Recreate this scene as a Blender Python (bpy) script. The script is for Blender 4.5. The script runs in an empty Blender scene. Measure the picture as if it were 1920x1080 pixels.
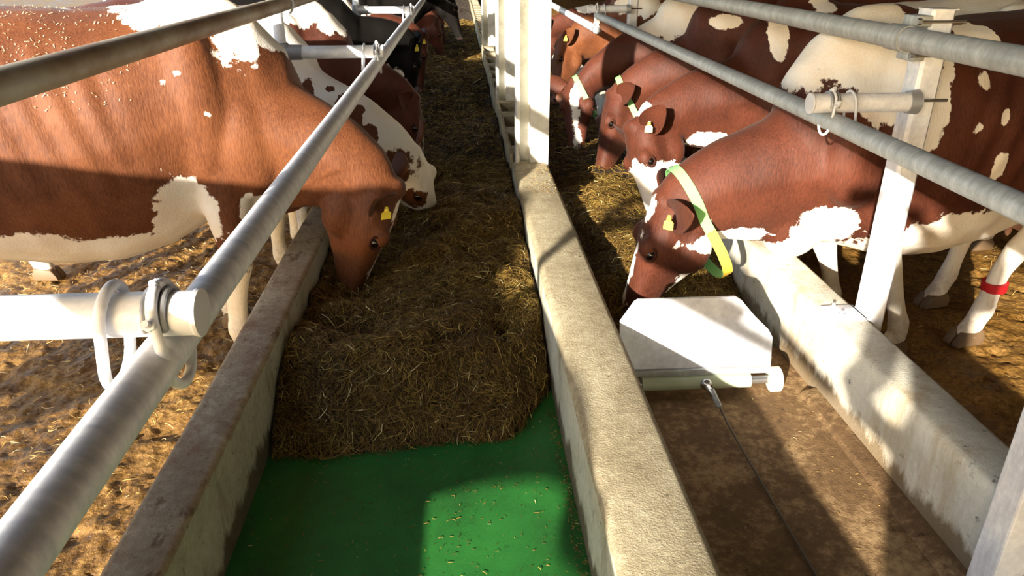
import bpy, bmesh, math, random
import numpy as np
from mathutils import Vector, Matrix, noise
from mathutils.bvhtree import BVHTree

scn = bpy.context.scene
COL = scn.collection
rng = np.random.default_rng(7)
random.seed(7)

# ------------------------------------------------------------------ camera, sky, sun, exposure
F_PX = 1378.0
PITCH = math.atan2(628, F_PX)
YAW = math.atan(102 / F_PX * math.cos(PITCH))
cam_d = bpy.data.cameras.new('camera')
cam_d.sensor_fit = 'HORIZONTAL'
cam_d.sensor_width = 36.0
cam_d.lens = F_PX / 1920 * 36.0
cam_d.clip_start = 0.05
cam_d.clip_end = 300
cam = bpy.data.objects.new('camera', cam_d)
COL.objects.link(cam)
cam.location = (0, 0, 1.75)
cam.rotation_euler = (math.pi / 2 - PITCH, 0, -YAW)
scn.camera = cam

SUN_SX, SUN_SY, SUN_TZ = 0.5, 0.866, 0.275          # horizontal travel direction and drop per metre
sun_el = math.atan(SUN_TZ)
sun_d = bpy.data.lights.new('sun', 'SUN')
sun_d.energy = 11.0
sun_d.angle = math.radians(0.9)
sun_d.color = (1.0, 0.91, 0.78)
sun = bpy.data.objects.new('sun', sun_d)
COL.objects.link(sun)
sun.rotation_euler = Vector((SUN_SX, SUN_SY, -SUN_TZ)).to_track_quat('-Z', 'Y').to_euler()
sun.location = (-10, -18, 8)

world = bpy.data.worlds.new('sky')
scn.world = world
world.use_nodes = True
wn = world.node_tree
wn.nodes.clear()
wo = wn.nodes.new('ShaderNodeOutputWorld')
wb = wn.nodes.new('ShaderNodeBackground')
ws = wn.nodes.new('ShaderNodeTexSky')
ws.sky_type = 'NISHITA'
ws.sun_disc = False
ws.sun_elevation = sun_el
ws.sun_rotation = math.atan2(-SUN_SX, -SUN_SY)
wb.inputs['Strength'].default_value = 0.36
wn.links.new(ws.outputs['Color'], wb.inputs['Color'])
wn.links.new(wb.outputs['Background'], wo.inputs['Surface'])

vs = scn.view_settings
vs.view_transform = 'Standard'
vs.look = 'None'
vs.gamma = 1.0
vs.use_curve_mapping = False
vs.exposure = 0.65
scn.display_settings.display_device = 'sRGB'
try:
    scn.cycles.use_denoising = True
    scn.cycles.max_bounces = 8
    scn.cycles.diffuse_bounces = 4
except Exception:
    pass


# ------------------------------------------------------------------ helpers
def srgb(r, g, b):
    def f(c):
        c /= 255.0
        return c / 12.92 if c <= 0.04045 else ((c + 0.055) / 1.055) ** 2.4
    return (f(r), f(g), f(b), 1.0)


class MB:
    """collects vertices and faces; build() links them as one mesh object"""
    def __init__(self):
        self.v, self.f, self.n = [], [], 0

    def add(self, v, f):
        o = self.n
        self.v.extend([tuple(p) for p in v])
        self.f.extend([tuple(i + o for i in q) for q in f])
        self.n += len(v)
        return self

    def tube(self, path, r, n=16, cap=True, up=None):
        path = [Vector(p) for p in path]
        m = len(path)
        rs = r if isinstance(r, (list, tuple)) else [r] * m
        tans = []
        for i in range(m):
            t = path[min(i + 1, m - 1)] - path[max(i - 1, 0)]
            tans.append(t.normalized())
        ref = Vector(up) if up else (Vector((0, 0, 1)) if abs(tans[0].z) < .9 else Vector((0, 1, 0)))
        u = (ref - tans[0] * ref.dot(tans[0])).normalized()
        vv, ff = [], []
        for i in range(m):
            t = tans[i]
            u = (u - t * u.dot(t)).normalized()
            w = t.cross(u)
            for k in range(n):
                a = 2 * math.pi * k / n
                vv.append(path[i] + (u * math.cos(a) + w * math.sin(a)) * rs[i])
        for i in range(m - 1):
            for k in range(n):
                k2 = (k + 1) % n
                ff.append((i * n + k, i * n + k2, (i + 1) * n + k2, (i + 1) * n + k))
        if cap:
            ff.append(tuple(range(n - 1, -1, -1)))
            ff.append(tuple((m - 1) * n + k for k in range(n)))
        return self.add(vv, ff)

    def box(self, lo, hi, bevel=0.0, seg=2):
        bm = bmesh.new()
        bmesh.ops.create_cube(bm, size=1.0)
        lo, hi = Vector(lo), Vector(hi)
        for v in bm.verts:
            v.co = Vector([lo[i] + (v.co[i] + .5) * (hi[i] - lo[i]) for i in range(3)])
        if bevel > 0:
            bmesh.ops.bevel(bm, geom=bm.edges[:], offset=bevel, segments=seg, profile=.5, affect='EDGES')
        return self.bm(bm)

    def prism(self, poly, axis, a, b, bevel=0.0):
        """poly: 2D points; axis 'x','y','z' = extrusion axis"""
        def P(p, t):
            return {'x': (t, p[0], p[1]), 'y': (p[0], t, p[1]), 'z': (p[0], p[1], t)}[axis]
        n = len(poly)
        bm = bmesh.new()
        va = [bm.verts.new(P(p, a)) for p in poly]
        vb = [bm.verts.new(P(p, b)) for p in poly]
        bm.faces.new(va)
        bm.faces.new(vb[::-1])
        for i in range(n):
            j = (i + 1) % n
            bm.faces.new((va[i], vb[i], vb[j], va[j]))
        bmesh.ops.recalc_face_normals(bm, faces=bm.faces[:])
        if bevel > 0:
            bmesh.ops.bevel(bm, geom=bm.edges[:], offset=bevel, segments=2, profile=.5, affect='EDGES')
        return self.bm(bm)

    def ball(self, c, r, seg=16, rings=10):
        bm = bmesh.new()
        bmesh.ops.create_uvsphere(bm, u_segments=seg, v_segments=rings, radius=1.0)
        r = r if isinstance(r, (tuple, list, Vector)) else (r, r, r)
        for v in bm.verts:
            v.co = Vector((c[0] + v.co.x * r[0], c[1] + v.co.y * r[1], c[2] + v.co.z * r[2]))
        return self.bm(bm)

    def bm(self, bm, mat=None):
        bm.verts.index_update()
        if mat:
            for v in bm.verts:
                v.co = mat @ v.co
        self.add([v.co[:] for v in bm.verts], [[v.index for v in f.verts] for f in bm.faces])
        bm.free()
        return self

    def xf(self, mat):
        self.v = [tuple(mat @ Vector(p)) for p in self.v]
        return self

    def build(self, name, mat, parent=None, smooth=True, angle=40):
        me = bpy.data.meshes.new(name)
        me.from_pydata(self.v, [], self.f)
        bm = bmesh.new()
        bm.from_mesh(me)
        bmesh.ops.recalc_face_normals(bm, faces=bm.faces[:])
        bm.to_mesh(me)
        bm.free()
        me.update()
        if smooth:
            me.polygons.foreach_set('use_smooth', [True] * len(me.polygons))
            try:
                me.set_sharp_from_angle(angle=math.radians(angle))
            except Exception:
                pass
        if mat:
            me.materials.append(mat)
        o = bpy.data.objects.new(name, me)
        COL.objects.link(o)
        if parent:
            o.parent = parent
        return o


def tag(o, label=None, cat=None, group=None, kind=None):
    if label: o['label'] = label
    if cat: o['category'] = cat
    if group: o['group'] = group
    if kind: o['kind'] = kind
    return o


def empty(name, loc, label, cat, group=None):
    o = bpy.data.objects.new(name, None)
    o.empty_display_size = .1
    COL.objects.link(o)
    o.location = loc
    return tag(o, label, cat, group)


def reparent(o, p):
    """child keeps its world coordinates under an unrotated parent at p.location"""
    o.parent = p
    o.location = Vector(o.location) - Vector(p.location)
    return o


# numpy value noise ---------------------------------------------------------------
def _h(i, j, s):
    n = (i * 374761393 + j * 668265263 + s * 1274126177) & 0xFFFFFFFF
    n = ((n ^ (n >> 13)) * 1274126177) & 0xFFFFFFFF
    return ((n ^ (n >> 16)) & 0xFFFF) / 65535.0


def vnoise(x, y, s=0):
    xi = np.floor(x).astype(np.int64)
    yi = np.floor(y).astype(np.int64)
    fx, fy = x - xi, y - yi
    fx = fx * fx * (3 - 2 * fx)
    fy = fy * fy * (3 - 2 * fy)
    a, b = _h(xi, yi, s), _h(xi + 1, yi, s)
    c, d = _h(xi, yi + 1, s), _h(xi + 1, yi + 1, s)
    return (a * (1 - fx) + b * fx) * (1 - fy) + (c * (1 - fx) + d * fx) * fy


def fbm(x, y, s=0, oct=4):
    t, a, f, n = 0, 1, 1, 0
    for k in range(oct):
        t = t + a * (vnoise(x * f, y * f, s + k * 17) - .5)
        n += a
        a *= .5
        f *= 2.03
    return t / n


def sstep(a, b, x):
    t = np.clip((x - a) / (b - a), 0, 1)
    return t * t * (3 - 2 * t)


# ------------------------------------------------------------------ materials
class NT:
    def __init__(self, name):
        self.m = bpy.data.materials.new(name)
        self.m.use_nodes = True
        self.t = self.m.node_tree
        self.t.nodes.clear()
        self.out = self.t.nodes.new('ShaderNodeOutputMaterial')
        self.b = self.t.nodes.new('ShaderNodeBsdfPrincipled')
        self.link(self.b.outputs[0], self.out.inputs['Surface'])
        tc = self.t.nodes.new('ShaderNodeTexCoord')
        self.obj = tc.outputs['Object']

    def link(self, a, b):
        self.t.links.new(a, b)

    def set(self, **k):
        names = {'rough': 'Roughness', 'metal': 'Metallic', 'spec': 'Specular IOR Level', 'sheen': 'Sheen Weight',
                 'base': 'Base Color', 'coat': 'Coat Weight', 'trans': 'Transmission Weight', 'sub': 'Subsurface Weight'}
        for a, v in k.items():
            self.b.inputs[names[a]].default_value = v
        return self

    def mapping(self, scale=(1, 1, 1), rot=(0, 0, 0), src=None):
        n = self.t.nodes.new('ShaderNodeMapping')
        n.inputs['Scale'].default_value = scale
        n.inputs['Rotation'].default_value = rot
        self.link(src or self.obj, n.inputs['Vector'])
        return n.outputs[0]

    def noise(self, scale, detail=4, rough=.55, vec=None, dist=0):
        n = self.t.nodes.new('ShaderNodeTexNoise')
        n.inputs['Scale'].default_value = scale
        n.inputs['Detail'].default_value = detail
        n.inputs['Roughness'].default_value = rough
        n.inputs['Distortion'].default_value = dist
        self.link(vec or self.obj, n.inputs['Vector'])
        return n.outputs['Fac']

    def voronoi(self, scale, vec=None, feature='F1'):
        n = self.t.nodes.new('ShaderNodeTexVoronoi')
        n.feature = feature
        n.inputs['Scale'].default_value = scale
        self.link(vec or self.obj, n.inputs['Vector'])
        return n.outputs['Distance']

    def attr(self, name):
        n = self.t.nodes.new('ShaderNodeAttribute')
        n.attribute_name = name
        return n.outputs['Fac']

    def ramp(self, fac, stops, interp='LINEAR'):
        n = self.t.nodes.new('ShaderNodeValToRGB')
        n.color_ramp.interpolation = interp
        e = n.color_ramp.elements
        while len(e) < len(stops):
            e.new(.5)
        for k, (p, c) in enumerate(stops):
            e[k].position = p
            e[k].color = c if len(c) == 4 else (*c, 1)
        self.link(fac, n.inputs['Fac'])
        return n.outputs['Color']

    def rng(self, v, a, b, c=0.0, d=1.0):
        n = self.t.nodes.new('ShaderNodeMapRange')
        for i, x in enumerate((a, b, c, d)):
            n.inputs[i + 1].default_value = x
        self.link(v, n.inputs[0])
        return n.outputs[0]

    def math(self, op, a, b):
        n = self.t.nodes.new('ShaderNodeMath')
        n.operation = op
        for i, x in enumerate((a, b)):
            if isinstance(x, (int, float)):
                n.inputs[i].default_value = x
            else:
                self.link(x, n.inputs[i])
        return n.outputs[0]

    def mix(self, fac, a, b, mode='MIX'):
        n = self.t.nodes.new('ShaderNodeMix')
        n.data_type = 'RGBA'
        n.blend_type = mode
        for sock, x in ((n.inputs[0], fac), (n.inputs[6], a), (n.inputs[7], b)):
            if isinstance(x, (int, float)):
                sock.default_value = x
            elif isinstance(x, tuple):
                sock.default_value = x if len(x) == 4 else (*x, 1)
            else:
                self.link(x, sock)
        return n.outputs[2]

    def base(self, c):
        self.link(c, self.b.inputs['Base Color'])
        return self

    def bump(self, h, strength=.3, dist=.01):
        n = self.t.nodes.new('ShaderNodeBump')
        n.inputs['Strength'].default_value = strength
        n.inputs['Distance'].default_value = dist
        self.link(h, n.inputs['Height'])
        self.link(n.outputs[0], self.b.inputs['Normal'])
        return self


def plain(name, c, **k):
    n = NT(name)
    n.set(base=c, **k)
    return n.m


def galvanised(name, dark, light, metal=.35, rough=.42):
    n = NT(name)
    big = n.noise(9, 5, .6, dist=.6)
    fine = n.noise(70, 4, .6)
    streak = n.noise(22, 3, .6, vec=n.mapping((.5, 2.2, .5), (.3, 0, .35)))
    s = n.math('ADD', n.math('MULTIPLY', big, .3), n.math('ADD', n.math('MULTIPLY', fine, .25), n.math('MULTIPLY', streak, .45)))
    n.base(n.ramp(s, [(.36, dark), (.50, tuple((a + b) / 2 for a, b in zip(dark, light))), (.62, light)]))
    n.set(metal=metal, rough=rough, spec=.5)
    n.bump(fine, .08, .002)
    return n.m


M = {}
M['galv'] = galvanised('galvanised_steel', srgb(192, 195, 204), srgb(238, 239, 242), .05, .45)
M['galv_old'] = galvanised('weathered_galvanised_steel', srgb(140, 144, 144), srgb(184, 188, 188), .15, .5)
n_ = NT('stained_galvanised_steel')
a_ = n_.noise(5, 5, .65, vec=n_.mapping((1, .5, 1)))
n_.base(n_.ramp(a_, [(.35, srgb(128, 100, 74)), (.5, srgb(156, 138, 112)), (.66, srgb(176, 170, 152))]))
n_.set(metal=.15, rough=.55)
M['galv_stain'] = n_.m
M['steel'] = plain('bright_steel', srgb(190, 190, 190), metal=.9, rough=.25)
M['cast'] = plain('cast_zinc', srgb(150, 152, 155), metal=.4, rough=.45)
n_ = NT('brushed_steel_plate')
a_ = n_.noise(6, 5, .65, dist=.5)
b_ = n_.noise(55, 3, .6)
n_.base(n_.ramp(n_.math('ADD', n_.math('MULTIPLY', a_, .7), n_.math('MULTIPLY', b_, .3)), [(.36, srgb(176, 178, 188)), (.62, srgb(214, 216, 224))]))
n_.set(metal=.25, rough=.4)
M['plate'] = n_.m
M['plastic_white'] = plain('white_plastic', srgb(225, 224, 210), rough=.35)
M['plastic_cap'] = plain('grey_plastic_cap', srgb(205, 205, 208), rough=.5)
M['tube_green'] = plain('pale_green_plastic_pipe', srgb(176, 184, 156), rough=.4)
M['rope'] = plain('dirty_wire_rope', srgb(96, 84, 66), rough=.7)


def concrete(name, cols, speck, bumpk=.5, stains=None, foot=None, blots=None):
    n = NT(name)
    a = n.noise(3.5, 6, .65, dist=.4)
    b = n.noise(38, 5, .7)
    c = n.voronoi(120)
    s = n.math('ADD', n.math('MULTIPLY', a, .6), n.math('MULTIPLY', b, .4))
    col = n.ramp(s, [(.33, cols[0]), (.5, cols[1]), (.64, cols[2])])
    pits = n.ramp(n.noise(26, 6, .75), [(.30, (0, 0, 0)), (.40, (1, 1, 1))])
    col = n.mix(n.math('SUBTRACT', 1.0, pits), col, speck)
    if stains:
        st = n.ramp(n.noise(5, 5, .7, vec=n.mapping((1, 1, .22))), [(.52, (0, 0, 0)), (.66, (1, 1, 1))])
        col = n.mix(n.math('MULTIPLY', st, .7), col, stains)
    if blots:
        bl = n.ramp(n.noise(13, 5, .65, vec=n.mapping((1, .55, 1))), [(.56, (0, 0, 0)), (.63, (1, 1, 1))])
        col = n.mix(n.math('MULTIPLY', bl, .75), col, blots)
    if foot:                                                       # splashed dirt band at the foot of the wall, ragged edge
        sp = n.t.nodes.new('ShaderNodeSeparateXYZ')
        n.link(n.obj, sp.inputs[0])
        zz = n.math('ADD', sp.outputs[2], n.math('MULTIPLY', n.math('SUBTRACT', n.noise(9, 6, .7, vec=n.mapping((1, 1, .3))), .5), .28))
        col = n.mix(n.rng(zz, .245, .285, .85, 0.0), col, foot)
    n.base(col)
    n.set(rough=.85, spec=.25)
    n.bump(n.math('ADD', n.noise(140, 4, .7), n.math('MULTIPLY', b, .8)), bumpk, .005)
    return n.m


M['conc_mid'] = concrete('aggregate_concrete', (srgb(128, 116, 90), srgb(164, 152, 124), srgb(190, 180, 152)), srgb(84, 74, 54), .8)
M['conc_left'] = concrete('worn_brown_concrete', (srgb(132, 112, 88), srgb(166, 150, 124), srgb(196, 186, 160)), srgb(92, 72, 54), .7, stains=srgb(132, 100, 78), blots=srgb(104, 78, 58))
M['conc_face'] = concrete('limewashed_concrete', (srgb(150, 146, 124), srgb(180, 177, 156), srgb(198, 196, 178)), srgb(88, 78, 54), .35, stains=srgb(120, 106, 72), foot=srgb(74, 62, 40))
M['conc_right'] = concrete('pale_concrete', (srgb(186, 180, 160), srgb(210, 205, 188), srgb(224, 220, 206)), srgb(96, 92, 84), .6, stains=srgb(176, 156, 122), foot=srgb(110, 88, 56))
M['conc_floor'] = concrete('dirty_trough_floor', (srgb(78, 58, 38), srgb(118, 92, 62), srgb(182, 152, 110)), srgb(54, 38, 24), .6)

n_ = NT('green_feed_mat')
a_ = n_.noise(4, 5, .6)
b_ = n_.noise(160, 2, .5)
n_.base(n_.ramp(n_.math('ADD', n_.math('MULTIPLY', a_, .8), n_.math('MULTIPLY', b_, .2)), [(.32, srgb(34, 84, 36)), (.5, srgb(40, 108, 44)), (.68, srgb(48, 124, 52))]))
n_.set(rough=.55, spec=.3)
n_.bump(b_, .15, .002)
M['mat'] = n_.m

n_ = NT('trampled_mud')
a_ = n_.noise(2.2, 6, .65, dist=.6)
b_ = n_.noise(34, 6, .72)
s_ = n_.math('ADD', n_.math('MULTIPLY', a_, .45), n_.math('MULTIPLY', b_, .55))
n_.base(n_.ramp(s_, [(.36, srgb(40, 25, 9)), (.45, srgb(104, 72, 26)), (.55, srgb(142, 104, 44)), (.66, srgb(186, 152, 92))]))
n_.link(n_.rng(a_, .35, .65, .3, .75), n_.b.inputs['Roughness'])
n_.set(spec=.5)
n_.bump(n_.math('ADD', b_, n_.math('MULTIPLY', n_.voronoi(45), .4)), .7, .02)
M['mud'] = n_.m


def haymat(name, stops, rough=.6):
    n = NT(name)
    n.base(n.ramp(n.attr('tone'), stops))
    n.set(rough=rough, spec=.3)
    return n.m


M['hay'] = haymat('silage_strands', [(0, srgb(50, 35, 14)), (.35, srgb(100, 76, 34)), (.7, srgb(160, 130, 62)), (.9, srgb(164, 158, 74)), (1, srgb(226, 208, 152))])
M['straw'] = haymat('straw_bits', [(0, srgb(96, 70, 34)), (.5, srgb(170, 138, 78)), (1, srgb(232, 216, 170))])
n_ = NT('silage_bed')
a_ = n_.noise(40, 6, .7)
n_.base(n_.ramp(a_, [(.35, srgb(24, 16, 6)), (.55, srgb(52, 37, 15)), (.7, srgb(84, 64, 30))]))
n_.set(rough=.9)
n_.bump(a_, 1.0, .03)
M['haybed'] = n_.m
M['chaff'] = plain('pale_straw_chaff', srgb(226, 206, 160), rough=.7)
M['eye'] = plain('dark_wet_eye', srgb(14, 9, 7), rough=.12, spec=.7)
M['lid'] = plain('dark_eyelid_skin', srgb(52, 28, 20), rough=.85, spec=.1)
M['nostril'] = plain('nostril_dark_skin', srgb(40, 24, 22), rough=.5)
M['hoof'] = plain('horn_hoof', srgb(104, 82, 58), rough=.6)
M['tag'] = plain('yellow_ear_tag', srgb(230, 206, 70), rough=.4)
M['collar'] = plain('green_webbing_collar', srgb(126, 190, 112), rough=.7)
M['collar_y'] = plain('yellow_plastic_collar_piece', srgb(228, 180, 62), rough=.5)
M['red_band'] = plain('red_leg_band', srgb(190, 24, 30), rough=.6)
M['udder'] = plain('pink_udder_skin', srgb(226, 178, 158), rough=.6)
M['roof'] = plain('barn_roof_sheeting', srgb(146, 148, 152), rough=.8)
M['timber'] = plain('dark_timber_boards', srgb(44, 38, 32), rough=.9)
n_ = NT('pink_brickwork')
br = n_.t.nodes.new('ShaderNodeTexBrick')
br.inputs['Scale'].default_value = 4.0
br.inputs['Color1'].default_value = srgb(212, 138, 104)
br.inputs['Color2'].default_value = srgb(196, 120, 88)
br.inputs['Mortar'].default_value = srgb(200, 170, 146)
n_.link(n_.mapping((1, 1, 1), (math.pi / 2, 0, 0)), br.inputs['Vector'])
n_.base(br.outputs['Color'])
n_.set(rough=.85)
M['brick'] = n_.m


def coat_material(name, dark, light, white=(.84, .80, .73, 1), muz=srgb(150, 112, 96)):
    n = NT(name)
    P = n.obj
    w = n.attr('white')
    rag = n.math('SUBTRACT', n.noise(11, 5, .62), .5)
    fine = n.math('SUBTRACT', n.noise(75, 3, .6, vec=n.mapping((1, 1, .45))), .5)
    ws = n.math('ADD', w, n.math('ADD', n.math('MULTIPLY', rag, .16), n.math('MULTIPLY', fine, .035)))
    wm = n.rng(ws, -.004, .006)
    hair = n.noise(150, 3, .6, vec=n.mapping((1, 1, .16)))
    big = n.noise(3.2, 4, .6)
    s = n.math('ADD', n.math('MULTIPLY', big, .55), n.math('MULTIPLY', hair, .45))
    brown = n.ramp(s, [(.36, dark), (.62, light)])
    pink = n.ramp(n.math('ADD', n.math('MULTIPLY', n.noise(4, 3, .5), .7), n.math('MULTIPLY', hair, .3)),
                  [(.35, (white[0] * .92, white[1] * .82, white[2] * .70, 1)), (.6, white)])
    col = n.mix(wm, brown, pink)
    dirt = n.math('MULTIPLY', n.attr('dirt'), n.rng(n.noise(14, 5, .7), .35, .62))
    col = n.mix(dirt, col, srgb(112, 78, 40))
    col = n.mix(n.attr('muzzle'), col, muz)
    n.base(col)
    n.set(rough=.62, spec=.22, sheen=.03)
    n.b.inputs['Sheen Roughness'].default_value = .4
    n.bump(n.math('ADD', hair, n.math('MULTIPLY', n.noise(28, 3, .6, vec=n.mapping((1, 1, .35))), .8)), .35, .006)
    return n.m


# ------------------------------------------------------------------ setting: troughs, ground, barn
Y0, Y1 = -2.0, 32.0
WALL_T, FLOOR_Z = 0.50, 0.19


def grid_mesh(name, xs, ys, zf, mat, smooth=True):
    X, Y = np.meshgrid(xs, ys)
    Z = zf(X, Y)
    v = np.stack([X.ravel(), Y.ravel(), Z.ravel()], 1)
    nx, ny = len(xs), len(ys)
    i = np.arange((nx - 1) * (ny - 1))
    a = (i // (nx - 1)) * nx + i % (nx - 1)
    f = np.stack([a, a + 1, a + nx + 1, a + nx], 1)
    me = bpy.data.meshes.new(name)
    me.from_pydata(v.tolist(), [], f.tolist())
    me.polygons.foreach_set('use_smooth', [smooth] * len(me.polygons))
    me.materials.append(mat)
    o = bpy.data.objects.new(name, me)
    COL.objects.link(o)
    return o


def mud_h(X, Y):
    c = fbm(X * 4.5, Y * 4.5, 3, 5)
    d = fbm(X * 15, Y * 15, 9, 3)
    pit = np.clip(fbm(X * 7.5, Y * 7.5, 21, 3) - .07, 0, 1)
    e = fbm(X * 38, Y * 38, 41, 2)
    return .0 + .022 * c + .026 * d + .018 * e - .10 * pit - .005


gl = grid_mesh('floor_left', np.concatenate([np.linspace(-60, -9, 20)[:-1], np.linspace(-9, -4, 40)[:-1], np.linspace(-4, -.80, 270)]),
               np.concatenate([np.linspace(-3, 1, 40)[:-1], np.linspace(1, 6.5, 400), np.linspace(6.5, 22, 90)[1:], np.linspace(22, 60, 30)[1:]]), mud_h, M['mud'])
gr = grid_mesh('floor_right', np.concatenate([np.linspace(1.48, 4.6, 160), np.linspace(4.6, 12, 50)[1:]]),
               np.concatenate([np.linspace(-3, 1, 40)[:-1], np.linspace(1, 6, 250), np.linspace(6, 34, 110)[1:]]), mud_h, M['mud'])
for o in (gl, gr):
    tag(o, kind='structure')


def wall_strip(name, x0, x1, ztop, mat_top, mat_face, bevel, ya=Y0, yb=Y1, face_side=None):
    """long wall; the faces looking sideways get mat_face when asked"""
    bm = bmesh.new()
    ys = np.arange(ya, yb + .01, .25)
    b = bevel
    prof = [(x0, -.05), (x0, ztop - b), (x0 + b * .3, ztop - b * .3), (x0 + b, ztop), (x1 - b, ztop), (x1 - b * .3, ztop - b * .3), (x1, ztop - b), (x1, -.05)]
    rings = []
    for y in ys:
        ring = []
        for (px, pz) in prof:
            j = .0035 * (noise.noise((px * 5, y * 1.7, pz * 4)))
            k = .004 * (noise.noise((px * 3 + 9, y * 2.3, pz * 4)))
            ring.append(bm.verts.new((px + j, y, pz + (k if pz > 0 else 0))))
        rings.append(ring)
    n = len(prof)
    for a, c in zip(rings[:-1], rings[1:]):
        for i in range(n - 1):
            f = bm.faces.new((a[i], c[i], c[i + 1], a[i + 1]))
            f.smooth = True
            if i in (0, n - 2):
                f.material_index = 1
    bm.faces.new(rings[0])
    bm.faces.new(rings[-1][::-1])
    bmesh.ops.recalc_face_normals(bm, faces=bm.faces[:])
    me = bpy.data.meshes.new(name)
    bm.to_mesh(me)
    bm.free()
    me.materials.append(mat_top)
    me.materials.append(mat_face)
    try:
        me.set_sharp_from_angle(angle=math.radians(60))
    except Exception:
        pass
    o = bpy.data.objects.new(name, me)
    COL.objects.link(o)
    return tag(o, kind='structure')


wall_strip('wall_left', -.835, -.69, .50, M['conc_left'], M['conc_face'], .018)
wall_strip('wall_middle', .32, .555, .50, M['conc_mid'], M['conc_face'], .028, yb=4.95)
wall_strip('wall_right', 1.34, 1.505, .50, M['conc_right'], M['conc_right'], .02)
# beyond the first post the middle wall has open pockets between cross ribs
mw = MB()
mw.box((.32, 4.95, -.05), (.555, Y1, .30))
mw.box((.32, 4.95, .25), (.345, Y1, .50), .006)
mw.box((.53, 4.95, .25), (.555, Y1, .50), .006)
for y in np.arange(5.0, Y1 - .3, .62):
    mw.box((.325, y, .25), (.55, y + .22, .497), .02)
tag(mw.build('wall_middle_ribbed', M['conc_mid']), kind='structure')

fl = MB()
fl.box((-.70, Y0, .05), (.33, Y1, FLOOR_Z))
tag(fl.build('trough_floor_left', M['mat'], smooth=False), 'smooth green mat lining the floor of the left feed trough', 'feed mat', kind='structure')
fl = MB()
fl.box((.54, Y0, .05), (1.36, 2.74, FLOOR_Z))
tag(fl.build('trough_floor_right', M['conc_floor'], smooth=False), kind='structure')
fl = MB()
fl.box((.54, 2.74, .05), (1.36, Y1, FLOOR_Z))
tag(fl.build('trough_floor_right_green', M['mat'], smooth=False), kind='structure')
fl = MB()
fl.prism([(1.27, .18), (1.29, .205), (1.36, .225), (1.36, .18)], 'y', Y0, 2.35, .003)
tag(fl.build('trim_1', M['conc_floor']), kind='structure')

# barn: roof open to the left, rear and right walls; all above or behind the picture
rf = MB()
EAVE_X, EAVE_Z = -2.0, 1.86 + .55 * 2.0
rf.prism([(EAVE_X, EAVE_Z), (EAVE_X, EAVE_Z + .12), (5.5, 5.6), (13, 3.9), (13, 3.78), (5.5, 5.48)], 'y', -18, 32)
tag(rf.build('ceiling', M['roof'], smooth=False), kind='structure')
bw = MB()
bw.box((-6, 32, -.1), (13, 32.2, 6.8))
tag(bw.build('wall_back', M['timber'], smooth=False), kind='structure')
bw = MB()
bw.box((12, -18, -.1), (12.2, 32, 3.8))
tag(bw.build('wall_far_right', M['timber'], smooth=False), kind='structure')

bw = MB()
bw.box((3.6, 12.0, -.1), (12, 12.25, 1.9))
tag(bw.build('wall_brick', M['brick'], smooth=False), kind='structure')

# ------------------------------------------------------------------ pipes, posts, clamps
PR = .031


def pipe(name, p0, p1, r, mat, label, cat, group=None, hollow=False, joints=()):
    m = MB()
    p0, p1 = Vector(p0), Vector(p1)
    k = max(2, int((p1 - p0).length / .4))
    m.tube([p0.lerp(p1, i / k) for i in range(k + 1)], r, 24)
    o = m.build(name, mat)
    tag(o, label, cat, group)
    d = (p1 - p0).normalized()
    if hollow:
        h = MB()
        h.tube([p0 - d * .012, p0 + d * .002], [r * 1.12, r * 1.12], 24, cap=False)
        h.tube([p0 - d * .013, p0 - d * .001], [r * .8, r * .8], 24)
        h.build('pipe_end', M['cast'], o)
    for t in joints:
        j = MB()
        c = p0.lerp(p1, t)
        j.tube([c - d * .06, c - d * .058, c + d * .058, c + d * .06], [r + .001, r + .005, r + .005, r + .001], 24, cap=False)
        j.build('sleeve', M['cast'], o)
    return o


Z_LOW, Z_UP = 1.24, 1.50
pipe('neck_rail', (-.425, -.8, Z_LOW), (-.425, 13, Z_LOW), PR, M['galv'], 'long galvanised pipe running above the left trough edge, nearest the camera', 'rail', 'lower neck rails', joints=())
pipe('top_rail', (-.835, -.8, 1.53), (-.835, 13, 1.53), .033, M['galv_stain'], 'brown-stained thick pipe crossing in front of the red cow at upper left', 'rail')
pipe('neck_rail', (1.215, -.8, Z_LOW), (1.215, 6.85, Z_LOW + .01), PR, M['galv_old'], 'grey pipe running diagonally across the necks of the right-hand cows', 'rail', 'lower neck rails')
pipe('neck_rail', (1.10, 6.2, Z_LOW - .05), (1.10, 15, Z_LOW - .05), PR, M['galv'], 'sunlit open-ended pipe beside the white post, far right bay', 'rail', 'lower neck rails', hollow=True)
pipe('top_rail', (1.425, -.8, Z_UP), (1.425, 13, Z_UP), .037, M['galv_old'], 'thick grey pipe at upper right, held by the post bracket', 'rail')


def hoop(path_r, c, ax, ay, r, hgt, rod, n=12):
    """stadium-shaped loop in the plane (ax, ay), half width r, straight part hgt"""
    c, ax, ay = Vector(c), Vector(ax).normalized(), Vector(ay).normalized()
    pts = []
    for i in range(n + 1):
        a = math.pi * i / n
        pts.append(c + ax * (r * math.cos(a)) + ay * (hgt / 2 + r * math.sin(a)))
    for i in range(n + 1):
        a = math.pi + math.pi * i / n
        pts.append(c + ax * (r * math.cos(a)) + ay * (-hgt / 2 + r * math.sin(a)))
    pts.append(pts[0])
    return pts


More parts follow.
